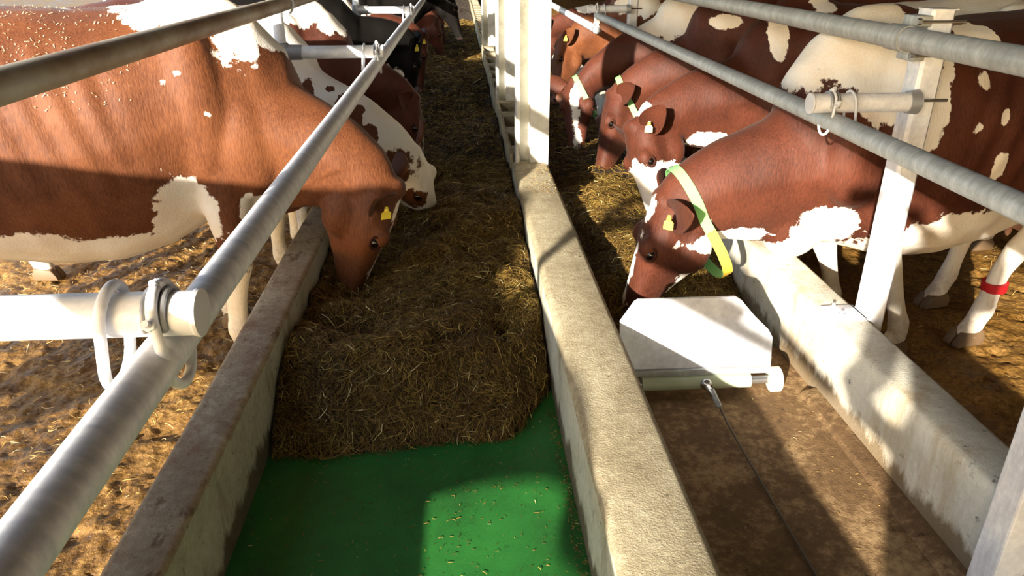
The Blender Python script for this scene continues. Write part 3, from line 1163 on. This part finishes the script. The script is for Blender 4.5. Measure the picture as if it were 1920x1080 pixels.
    me.materials.append(COATS[coat])
    o = bpy.data.objects.new('cow', me)
    COL.objects.link(o)
    o.matrix_world = W
    tag(o, label, 'cow', group)
    bvh = BVHTree.FromPolygons([Vector(v) for v in co.tolist()], [list(f.vertices) for f in me.polygons])

    def hit(src, d):
        r = bvh.ray_cast(src, d.normalized())
        return r[0] if r[0] is not None else src + d * .1
    # eyes
    for sg in (1, -1):
        c0 = p + a * (.33 * L) - up * (.065 * hs)
        d = (side * sg + up * .38).normalized()
        e = hit(c0 + d * .4, -d)
        eb = MB()
        bm = bmesh.new()
        bmesh.ops.create_uvsphere(bm, u_segments=16, v_segments=10, radius=.0185 * hs)
        for v in bm.verts:
            v.co = e - d * (.0105 * hs) + v.co
        eb.bm(bm)
        eo = eb.build('eye', M['eye'], o)
        lid = MB()
        n1 = a.normalized()
        n2 = d.cross(a).normalized()
        ring = []
        for k in range(17):
            an = 2 * math.pi * k / 16
            ring.append(e - d * .001 * hs + n1 * (math.cos(an) * .024 * hs) + n2 * (math.sin(an) * .0165 * hs))
        lid.tube(ring, .0050 * hs, 8, cap=False)
        lid.build('eyelid', M['lid'], eo)
    # nostrils
    for sg in (1, -1):
        c0 = p + a * (.90 * L) - up * (.06 * hs)
        d = (a * .8 + side * (sg * .75) + up * .25).normalized()
        e = hit(c0 + d * .3, -d)
        nb = MB()
        bm = bmesh.new()
        bmesh.ops.create_uvsphere(bm, u_segments=12, v_segments=8, radius=1)
        t2 = (up * .8 + side * (sg * .5)).normalized()
        t2 = (t2 - d * t2.dot(d)).normalized()
        t3 = d.cross(t2)
        for v in bm.verts:
            v.co = e + d * (v.co.x * .005 * hs) + t2 * (v.co.y * .018 * hs) + t3 * (v.co.z * .009 * hs)
        nb.bm(bm)
        nb.build('nostril', M['nostril'], o)
    # ears: cupped leaf, tag as sub-part
    for k, sg in enumerate((1, -1)):
        c0 = p + a * (.075 * L) - up * (.062 * hs)
        out = (side * sg * 1.0 - a * .25 + up * (.12 - ear_droop[k])).normalized()
        root = hit(c0 + out * .35, -out) - out * (.012 * hs)
        fwd = (a * .55 + up * .85)
        fwd = (fwd - out * fwd.dot(out)).normalized()              # direction the cup opens to
        wd = out.cross(fwd).normalized()
        EL, EW = .175 * hs, .062 * hs
        NU, NV = 11, 9
        front, back = [], []
        for i in range(NU):
            u_ = i / (NU - 1)
            half = EW * (math.sin(math.pi * min(1, (u_ * .86 + .10))) ** .75) * (1 - .15 * u_)
            if i == NU - 1:
                half = .004 * hs
            for j in range(NV):
                v_ = j / (NV - 1) * 2 - 1
                ang = v_ * (1.25 - .55 * u_)
                lat = half * math.sin(ang) / math.sin(1.25 - .55 * u_)
                dep = half * .75 * (1 - math.cos(ang))
                curl = -.03 * hs * u_ * u_
                base = root + out * (u_ * EL) + wd * lat + fwd * (dep + curl)
                front.append(base + fwd * .002 * hs)
                back.append(base - fwd * (.006 * hs * (1 - .5 * u_)))
        eb = MB()
        fc = []
        for i in range(NU - 1):
            for j in range(NV - 1):
                q0 = i * NV + j
                fc.append((q0, q0 + 1, q0 + NV + 1, q0 + NV))
                b0 = NU * NV + q0
                fc.append((b0, b0 + NV, b0 + NV + 1, b0 + 1))
        for i in range(NU - 1):
            for j in (0, NV - 1):
                q0 = i * NV + j
                b0 = NU * NV + q0
                fc.append((q0, q0 + NV, b0 + NV, b0) if j == 0 else (q0, b0, b0 + NV, q0 + NV))
        for j in range(NV - 1):
            q0 = (NU - 1) * NV + j
            b0 = NU * NV + q0
            fc.append((q0, q0 + 1, b0 + 1, b0))
        eb.add(front + back, fc)
        eo = eb.build('ear', COATS[coat], o)
        wat = eo.data.attributes.new('white', 'FLOAT', 'POINT')
        wat.data.foreach_set('value', np.full(len(eo.data.vertices), -.2, np.float32))
        if sg in tags:
            tb = MB()
            c = root + out * (EL * .5) + fwd * (.030 * hs)
            tn = (fwd * .5 + out * .85).normalized()
            dn = -Z
            dn = (dn - tn * dn.dot(tn))
            dn = dn.normalized() if dn.length > .2 else wd
            sd = tn.cross(dn).normalized()
            ts = .62
            pr = [(x_ * ts, y_ * ts) for x_, y_ in [(-.008, -.016), (.008, -.016), (.012, .010), (.026, .022), (.026, .060), (-.026, .060), (-.026, .022), (-.012, .010)]]
            va = [c + sd * (x * hs) + dn * (y * hs) for x, y in pr]
            vb = [v + tn * .003 for v in va]
            n8 = len(pr)
            tb.add(va + vb, [tuple(range(n8)), tuple(range(2 * n8 - 1, n8 - 1, -1))] + [(i, (i + 1) % n8, n8 + (i + 1) % n8, n8 + i) for i in range(n8)])
            tb.ball(c + tn * .004, .008 * hs, 10, 6)
            tag(tb.build('ear_tag', M['tag'], eo, smooth=False), 'yellow ear tag')
    # hooves: two claws each
    for q0, sg in legs:
        hb = MB()
        for s2 in (1, -1):
            c = q0 + Y * (s2 * .023 * S)
            prof = [(-.060, -.03), (.080, -.03), (.070, -.005), (.045, .035), (-.045, .045), (-.065, .01)]
            hb.prism([(c.x + x * S, c.z + z * S) for x, z in prof], 'y', c.y - .021 * S, c.y + .021 * S, .008 * S)
        hb.build('hoof', M['hoof'], o)
    # tail and udder teats
    tb = MB()
    tb.tube([Vector(v) * S for v in ((-1.56, 0, 1.33), (-1.64, 0, 1.25), (-1.66, .01, 1.0), (-1.655, .02, .75), (-1.65, .02, .55), (-1.65, .02, .40), (-1.65, .02, .30))],
            [r * S for r in (.04, .032, .022, .018, .03, .045, .008)], 12)
    to = tb.build('tail', COATS[coat], o)
    ub = MB()
    ub.ball(Vector((-1.10, 0, .53)) * S, (.20 * S, .15 * S, .11 * S), 20, 12)
    for sx in (-1.18, -1.03):
        for sy in (.07, -.07):
            ub.tube([Vector((sx, sy, .47)) * S, Vector((sx, sy, .40)) * S, Vector((sx, sy, .385)) * S], [.018 * S, .014 * S, .006 * S], 10)
    ub.build('udder', M['udder'], o)
    # collar: band following the skin
    if collar:
        t = collar_t
        d = (flat.normalized() + a * .12).normalized()
        c = p + a * (collar_t * L) - up * (.13 * hs)
        w_ = (side - d * side.dot(d)).normalized()
        u_ = d.cross(w_).normalized()
        if u_.dot(up) < 0:
            u_ = -u_
        wide = .022
        loops = []
        for off in (-wide, wide):
            lp = []
            for k in range(40):
                an = 2 * math.pi * k / 40
                dr = (w_ * math.cos(an) + u_ * math.sin(an)).normalized()
                src = c + d * off
                r = bvh.ray_cast(src + dr * .6, -dr)
                h = r[0] if r[0] is not None else src + dr * .12
                rad = (h - src).dot(dr) + .006
                rad = min(rad, .24 * S)
                if collar == 'loose':
                    rad += .11 * float(sstep(.15, 1.0, np.array(-math.sin(an))))
                lp.append((src, dr, rad))
            loops.append(lp)
        rr = [max(loops[0][k][2], loops[1][k][2]) for k in range(40)]
        rr = [(rr[k - 1] + rr[k] * 2 + rr[(k + 1) % 40]) / 4 for k in range(40)]

        def band(ks, extra, name, mat, parent, lab=None):
            vv, ff = [], []
            for k in ks:
                k = k % 40
                for li in (0, 1):
                    s0, dr, _ = loops[li][k]
                    vv.append(s0 + dr * (rr[k] + extra))
                    vv.append(s0 + dr * (rr[k] + extra + .004))
            n = len(ks)
            closed = n > 39
            for i in range(n if closed else n - 1):
                j = (i + 1) % n
                A, Bq = i * 4, j * 4
                ff += [(A + 1, A + 3, Bq + 3, Bq + 1), (A, Bq, Bq + 2, A + 2), (A, A + 1, Bq + 1, Bq), (A + 2, Bq + 2, Bq + 3, A + 3)]
            b = MB()
            b.add(vv, ff)
            x = b.build(name, mat, parent)
            if lab: x['label'] = lab
            return x
        co_ = band(list(range(40)), 0, 'collar', M['collar'], o, 'green webbing collar')
        if collar == 'loose':
            band(list(range(30, 38)), .003, 'collar_sleeve', M['collar_y'], co_, 'yellow plastic sleeve on the collar')
            bk = MB()
            s0, dr, _ = loops[0][13]
            bk.box((-.012, -.028, -.003), (.012, .028, .004), .002)
            bk.xf(Matrix.Translation(s0 + dr * (rr[13] + .008) + d * .022) @ Matrix((d, d.cross(dr), dr)).transposed().to_4x4())
            bk.build('buckle', M['steel'], co_)
    if straw:
        tri = [f for f in me.polygons if f.center.z > 1.08 * S and -1.35 * S < f.center.x < -.15 * S and f.center.y < .02 and f.normal.y < .2]
        r2 = random.Random(5)
        sv, sf = [], []
        for _ in range(straw):
            f = r2.choice(tri)
            if r2.random() > sstep(1.05, 1.5, np.array(f.center.z)).item() * (1.0 if f.center.x < -.4 else .35):
                continue
            n1 = f.normal
            t1 = n1.cross(Vector((r2.uniform(-1, 1), r2.uniform(-1, 1), r2.uniform(-1, 1)))).normalized()
            t2 = n1.cross(t1)
            ln, wd = r2.uniform(.0012, .0055) * (1 + (r2.random() > .93)), r2.uniform(.0006, .0014)
            c0 = f.center + n1 * .003
            k0 = len(sv)
            sv += [c0 - t1 * ln - t2 * wd, c0 - t1 * ln + t2 * wd, c0 + t1 * ln + t2 * wd + n1 * .004, c0 + t1 * ln - t2 * wd + n1 * .004]
            sf.append((k0, k0 + 1, k0 + 2, k0 + 3))
        sb = MB()
        sb.add(sv, sf)
        so = sb.build('chaff', M['chaff'], o, smooth=False)
        so['kind'] = 'stuff'
    if red_band:
        rb = MB()
        q0 = Vector((-1.352 + stance[2], .18, .27)) * S
        rb.tube([q0 + Vector((0, 0, -.022)), q0 + Vector((.004, 0, .022))], [.050 * S, .052 * S], 20)
        rb.build('leg_band', M['red_band'], o)
    return o


L_ROW = 'cows feeding at the left trough'
R_ROW = 'cows feeding at the right trough'
def W_(c, r):
    return (1, c, r)


def B_(c, r):
    return (-1, c, r)


cow('large red-brown cow nearest on the left, head lowered to the silage', (-1.08, 3.30), 8, (-.285, 3.19, .79), (-.46, 3.23, .28), 'red', roll=.3, head_len=.60,
    blobs=[W_((-.06, 0, 1.57), (.24, .35, .125)), W_((.16, -.10, 1.46), (.10, .2, .135)), W_((.30, 0, 1.45), (.13, .14, .10)),
           W_((.03, -.29, 1.17), .022), W_((-.11, -.30, 1.29), .014), W_((-.72, -.36, .94), .022), W_((-.05, -.3, 1.33), .012),
           W_((-.75, 0, .42), (.80, .48, .38)), W_((-.12, -.24, .74), (.13, .2, .19)), W_((.14, -.2, .70), (.06, .2, .12)), W_((-1.1, 0, .6), (.4, .4, .32)),
           W_(('h', .58, 0, .0), (.46, .044, .12)), W_(('h', .13, 0, .02), (.10, .065, .10))],
    leg_white=.50, scale=1.13, stance=(-.16, -.06, 0, 0), belly=.13, straw=1600, tags=(-1,), voxel=.013, group=L_ROW)
cow('white-faced cow with brown-spotted neck, second on the left', (-1.12, 4.25), -4, (-0.249, 3.950, 0.762), (-0.129, 4.060, 0.366), 'red', roll=.35,
    blobs=[W_((-.4, 0, .9), (2.5, 1, 2)), B_((.33, -.22, 1.09), (.035, .08, .06)), B_((.27, -.24, 1.06), .022), B_((.44, -.19, 1.09), .025), B_((.52, -.22, 1.03), (.05, .08, .05)),
           B_((.56, -.25, .95), (.055, .1, .05)), B_((.47, -.26, .93), (.03, .08, .06)), B_((.60, -.25, 1.0), .03), B_((.65, -.27, .87), (.05, .1, .06)), B_((.60, -.3, .84), .03), B_((.40, -.27, .95), .03),
           B_(('h', .02, -.07, -.08), (.17, .07, .10)), B_(('h', .35, -.10, -.06), (.15, .06, .07)), B_((-.5, -.3, .9), (.2, .2, .2))],
    scale=1.05, group=L_ROW, tags=())
cow('plain brown-necked cow behind the spotted cow, third on the left', (-1.05, 5.2), -4, (-0.310, 5.250, 0.836), (-0.252, 5.200, 0.382), 'dark',
    blobs=[W_((.24, -.02, 1.36), (.12, .25, .10)), W_((.05, -.05, 1.45), (.22, .3, .14)), W_(('h', .6, .0, .01), (.40, .028, .1)), W_((-.8, 0, .5), (.7, .4, .3))],
    scale=1.05, group=L_ROW, tags=(), leg_white=.45)
cow('black cow with a grey tagged ear on the left', (-1.15, 6.5), 0, (-0.343, 6.700, 1.054), (-0.381, 6.700, 0.593), 'black',
    blobs=[W_(('h', .55, -.06, -.17), (.16, .09, .07)), W_((-.8, 0, .5), (.6, .4, .3))], scale=1.05, group=L_ROW, tags=(1, -1))
cow('far brown cow showing one orange tagged ear behind the black cow', (-1.3, 7.9), 0, (-0.342, 8.000, 0.971), (-0.360, 8.000, 0.587), 'dark',
    blobs=[W_((.2, -.1, 1.3), (.25, .3, .16)), W_((-.8, 0, .5), (.6, .4, .3))], group=L_ROW, tags=(1, -1))
cow('black cow farthest back in the dark trough', (-1.2, 9.9), 0, (-0.083, 10.200, 1.276), (0.042, 10.200, 0.859), 'black',
    blobs=[W_((.6, -.1, 1.0), (.08, .2, .12))], group=L_ROW)
cow('red-brown cow nearest on the right, with green and yellow collar', (1.70, 3.08), 192, (.83, 2.98, .80), (.665, 3.0, .28), 'dark', roll=.28, head_len=.60, 
    blobs=[W_((.12, .10, 1.40), (.24, .28, .17)), W_((.12, .24, 1.24), (.10, .15, .11)), W_((.37, .0, 1.32), (.16, .14, .08)), W_((.06, .05, 1.5), (.15, .3, .1)), B_((.31, .2, 1.19), (.11, .2, .06)),
           W_((.18, .15, .66), (.15, .17, .125)), W_((.15, 0, .46), (.28, .22, .17)), W_((-.60, 0, .52), (.66, .52, .32)),
           W_((-.09, .3, 1.20), (.055, .13, .19)), W_((-.15, .27, 1.35), (.025, .06, .05)), W_((-.29, .33, 1.30), (.035, .06, .055)), W_((-.27, .37, 1.12), .02),
           W_((-.38, .38, 1.16), (.02, .05, .03)), W_((-.4, .38, .95), (.035, .08, .06)), W_((-.33, .2, 1.46), (.1, .1, .06)),
           W_(('h', .10, 0, .02), (.08, .045, .09)), W_(('h', .66, 0, .01), (.34, .030, .09)), W_(('h', .30, 0, -.235), (.5, .08, .05)), W_((.60, .05, .62), (.22, .12, .05))],
    leg_white=.6, scale=1.1, stance=(-.34, -.26, .62, .46), belly=.10, red_band=True, neck_scale=1.2, drop=.16, chest=.13, voxel=.013, group=R_ROW, collar='loose')
cow('cow with a bright white muzzle, second on the right', (1.95, 4.35), 184, (0.969, 4.250, 0.818), (1.043, 4.100, 0.414), 'dark', head_len=.62,
    blobs=[W_(('h', .72, 0, -.06), (.44, .25, .30)), W_((.93, .05, .93), (.075, .08, .04)), W_((.2, .17, 1.31), (.05, .12, .13)), W_((-.06, .1, 1.5), (.07, .12, .07)),
           W_((-.95, .1, 1.50), (.42, .4, .13)), W_((-.6, 0, .5), (.6, .4, .3)), W_((.5, 0, .75), (.15, .15, .06))],
    scale=1.08, drop=.1, group=R_ROW, leg_white=.6)
cow('dark shaded cow with green collar, third on the right', (2.0, 5.4), 180, (1.112, 5.600, 0.786), (0.966, 5.450, 0.223), 'dark', head_len=.60,
    blobs=[W_((.17, .15, 1.32), (.12, .14, .06)), W_((-.6, 0, .5), (.6, .4, .3))], scale=1.14, drop=.1, group=R_ROW, collar='plain', tags=(), leg_white=.5)
cow('cow with a white blaze down its face and green collar, beside the white post', (1.98, 6.32), 180, (0.988, 6.400, 0.763), (0.931, 6.050, 0.177), 'dark', roll=-1.0, head_len=.62,
    blobs=[W_((.30, .1, 1.25), (.33, .28, .15)), W_((.65, .2, 1.07), .035), W_((0, 0, 1.4), (.5, .3, .12)), W_(('h', .30, 0, .02), (.34, .040, .12)), W_(('h', .70, .01, .01), (.34, .030, .12))],
    scale=1.12, group=R_ROW, collar='plain')
cow('brown cow half hidden behind the nearest white post', (1.9, 7.9), 180, (1.026, 8.100, 0.877), (0.948, 7.900, 0.534), 'red',
    blobs=[W_((.1, .15, 1.29), (.24, .3, .13)), W_((.5, .05, 1.12), (.03, .1, .08))], scale=1.12, group=R_ROW)
cow('dark brown cow at the top beside the open pipe end, far right row', (2.0, 9.2), 180, (1.0, 9.8, .85), (.95, 9.6, .4), 'dark',
    blobs=[W_((.5, -.1, 1.15), (.12, .3, .06)), W_((-.5, .1, 1.4), (.3, .3, .2))], group=R_ROW)
cow('red-brown cow reaching over the left trough wall beside the bare green mat', (-1.62, .78), -22, (-.62, .10, 1.0), (-.27, -.06, .76), 'red', scale=1.1, drop=.2, chest=.1,
    blobs=[W_((-.75, 0, .50), (.75, .34, .20))], group=L_ROW, leg_white=.4)
cow('added brown cow beyond the black cow, shading the far left trough', (-1.2, 11.5), 0, (-.30, 11.5, .85), (-.22, 11.5, .4), 'dark', voxel=.022, group=L_ROW)  # added cow, mostly out of view, keeps sun off the far left trough
cow('added brown cow last in the left row, shading the trough end', (-1.2, 13.2), 0, (-.30, 13.2, .85), (-.22, 13.2, .4), 'dark', voxel=.022, group=L_ROW)  # another added cow, there to block sun at the trough's far end
cow('added out-of-view brown cow at the right trough, shading the mud on the right', (1.85, -.1), 180, (.98, -.15, .86), (.86, -.15, .40), 'dark',  # unseen cow added beside the camera to shade the right-hand mud
    blobs=[W_((-.3, 0, 1.4), (.4, .3, .12)), W_((-.6, 0, .5), (.6, .4, .3))], voxel=.018, group=R_ROW, leg_white=.5)

# ------------------------------------------------------------------ the photographer, standing behind the camera in the left trough
def remesh(mb, name, mat, voxel, it, parent=None):
    t = mb.build('tmp', None, smooth=False)
    md = t.modifiers.new('r', 'REMESH')
    md.mode = 'VOXEL'
    md.voxel_size = voxel
    s = t.modifiers.new('s', 'SMOOTH')
    s.factor = .5
    s.iterations = it
    dg = bpy.context.evaluated_depsgraph_get()
    me = bpy.data.meshes.new_from_object(t.evaluated_get(dg), depsgraph=dg)
    old = t.data
    bpy.data.objects.remove(t)
    bpy.data.meshes.remove(old)
    me.name = name
    me.polygons.foreach_set('use_smooth', [True] * len(me.polygons))
    me.materials.append(mat)
    o = bpy.data.objects.new(name, me)
    COL.objects.link(o)
    if parent:
        o.parent = parent
    return o


def person():
    skin = plain('skin', srgb(206, 160, 132), rough=.55)
    cloth = plain('dark_blue_jacket', srgb(40, 48, 62), rough=.85)
    denim = plain('grey_trousers', srgb(64, 62, 60), rough=.9)
    boot = plain('black_rubber_boots', srgb(26, 26, 26), rough=.5)
    hairm = plain('short_brown_hair', srgb(58, 42, 30), rough=.8)
    V = Vector
    ARM_R = [(.17, .0, 1.44), (.25, .03, 1.36), (.31, .12, 1.16), (.22, .28, 1.28), (.06, .45, 1.47)]
    ARM_L = [(-.17, .0, 1.44), (-.26, -.03, 1.36), (-.42, -.09, 1.10), (-.34, .0, 1.0), (-.215, .07, .93)]
    LEG = lambda s: [(s * .095, 0, .95), (s * .10, .005, .75), (s * .105, .02, .50), (s * .11, -.005, .33), (s * .11, -.02, .10)]

    def torso(mb, g):
        mb.tube([V((0, 0, .86)), V((0, 0, .95)), V((0, -.005, 1.08)), V((0, 0, 1.25)), V((0, .0, 1.38)), V((0, .0, 1.46)), V((0, .01, 1.50))], [.13 + g, .155 + g, .145 + g, .155 + g, .15 + g, .10 + g, .065 + g], 24)
        for i, p_ in enumerate(mb.v):
            mb.v[i] = (p_[0] * 1.22, p_[1] * .78, p_[2])
        for s in (-1, 1):
            mb.ball((s * .16, 0, 1.42), (.075 + g, .075 + g, .075 + g))
    body = MB()
    torso(body, 0)
    for A in (ARM_R, ARM_L):
        body.tube(A, [.058, .052, .042, .040, .029], 16)
        for q, r in zip(A[1:4], (.05, .043, .039)):
            body.ball(q, r)
    for s in (-1, 1):
        body.tube(LEG(s), [.095, .085, .060, .056, .038], 18)
        body.tube([(s * .11, -.06, .05), (s * .115, .05, .055), (s * .125, .17, .035)], [.04, .045, .034], 14)
    body.tube([(0, .0, 1.46), (0, .03, 1.56)], [.060, .058], 16)
    body.ball((0, .05, 1.665), (.075, .096, .115), 24, 18)
    body.ball((0, .085, 1.60), (.052, .055, .050))
    body.ball((0, .150, 1.645), (.014, .022, .022))
    body.tube([(0, .135, 1.685), (0, .165, 1.640)], [.009, .013], 10)
    for s in (-1, 1):
        body.ball((s * .078, .045, 1.655), (.012, .022, .034))
    # hands: palm, four fingers, thumb; the right one holds the phone, the left one rests on the hip
    def hand(w, d, across, palm_n, curl, thumb_s):
        w, d, across, n = V(w), V(d).normalized(), V(across).normalized(), V(palm_n).normalized()
        for k in range(4):
            o = (k - 1.5) * .019
            base = w + d * .085 + across * o
            body.tube([w + across * (o * .7), w + d * .05 + across * o, base], [.019, .015, .0125], 10)
            ln = (.066, .076, .072, .056)[k]
            b1 = base + (d + n * curl * .5).normalized() * ln * .42
            b2 = b1 + (d + n * curl * 1.3).normalized() * ln * .32
            b3 = b2 + (d * .7 + n * curl * 2.0).normalized() * ln * .28
            body.tube([base, b1, b2, b3], [.0105, .0095, .0088, .0072], 10)
        t0 = w + d * .022 + across * (thumb_s * .028)
        t1 = t0 + (d * .55 + across * thumb_s * .8 + n * .2).normalized() * .042
        t2 = t1 + (d * .9 + across * thumb_s * .25 + n * .4).normalized() * .032
        body.tube([t0 - d * .01, t0, t1, t2], [.013, .0135, .011, .009], 10)
    hand((.06, .45, 1.47), (-.55, .45, .55), (.1, -.75, .65), (-.5, -.6, .2), .8, 1)
    hand((-.215, .07, .93), (.8, .45, -.45), (.3, .35, .9), (.2, -.9, 0), .5, 1)
    b = remesh(body, 'person', skin, .008, 3)
    b.location = (.12, -.66, FLOOR_Z)
    tag(b, 'person in dark blue jacket and boots standing in the trough, one hand raised', 'person')
    j = MB()
    torso(j, .018)
    for A in (ARM_R, ARM_L):
        A2 = list(A)
        A2[-1] = tuple(V(A[-1]).lerp(V(A[-2]), .12))
        j.tube(A2, [.076, .072, .062, .056, .045], 16)
        j.ball(A2[2], (.063, .063, .063))
    remesh(j, 'jacket', cloth, .012, 4, b)
    t = MB()
    t.tube([(0, 0, .99), (0, 0, .90), (0, 0, .84)], [.17, .185, .15], 22)
    for i, p_ in enumerate(t.v):
        t.v[i] = (p_[0] * 1.12, p_[1] * .8, p_[2])
    for s in (-1, 1):
        t.tube([V(q) for q in LEG(s)[:4]], [.115, .105, .085, .08], 18)
    remesh(t, 'trousers', denim, .012, 4, b)
    for s in (-1, 1):
        f = MB()
        f.tube([(s * .11, -.005, .40), (s * .11, -.01, .25), (s * .11, -.02, .10), (s * .11, -.02, .02)], [.075, .07, .06, .056], 18)
        f.tube([(s * .11, -.075, .045), (s * .115, .05, .055), (s * .125, .19, .04)], [.048, .054, .042], 16)
        remesh(f, 'boot', boot, .012, 3, b)
    h = MB()
    bm = bmesh.new()
    bmesh.ops.create_uvsphere(bm, u_segments=24, v_segments=16, radius=1)
    for v in bm.verts:
        v.co = V((v.co.x * .083, .042 + v.co.y * .102, 1.675 + v.co.z * .118))
    bmesh.ops.delete(bm, geom=[v for v in bm.verts if v.co.z < 1.62 or (v.co.y > .09 and v.co.z < 1.735)], context='VERTS')
    h.bm(bm)
    h.build('hair', hairm, b)
    for s in (-1, 1):
        e = MB()
        e.ball((s * .030, .134, 1.672), (.011, .010, .009), 12, 8)
        e.build('eye', M['eye'], b)
    m = MB()
    m.box((-.018, .128, 1.603), (.018, .141, 1.608), .002)
    m.build('mouth', M['lid'], b)
    ph = MB()
    ph.box((-.075, -.052, 1.705), (.065, -.043, 1.780), .004)
    po = tag(ph.build('phone', plain('black_phone', srgb(20, 20, 22), rough=.3), smooth=False), 'black phone held up in the right hand of the standing person', 'phone')


person()
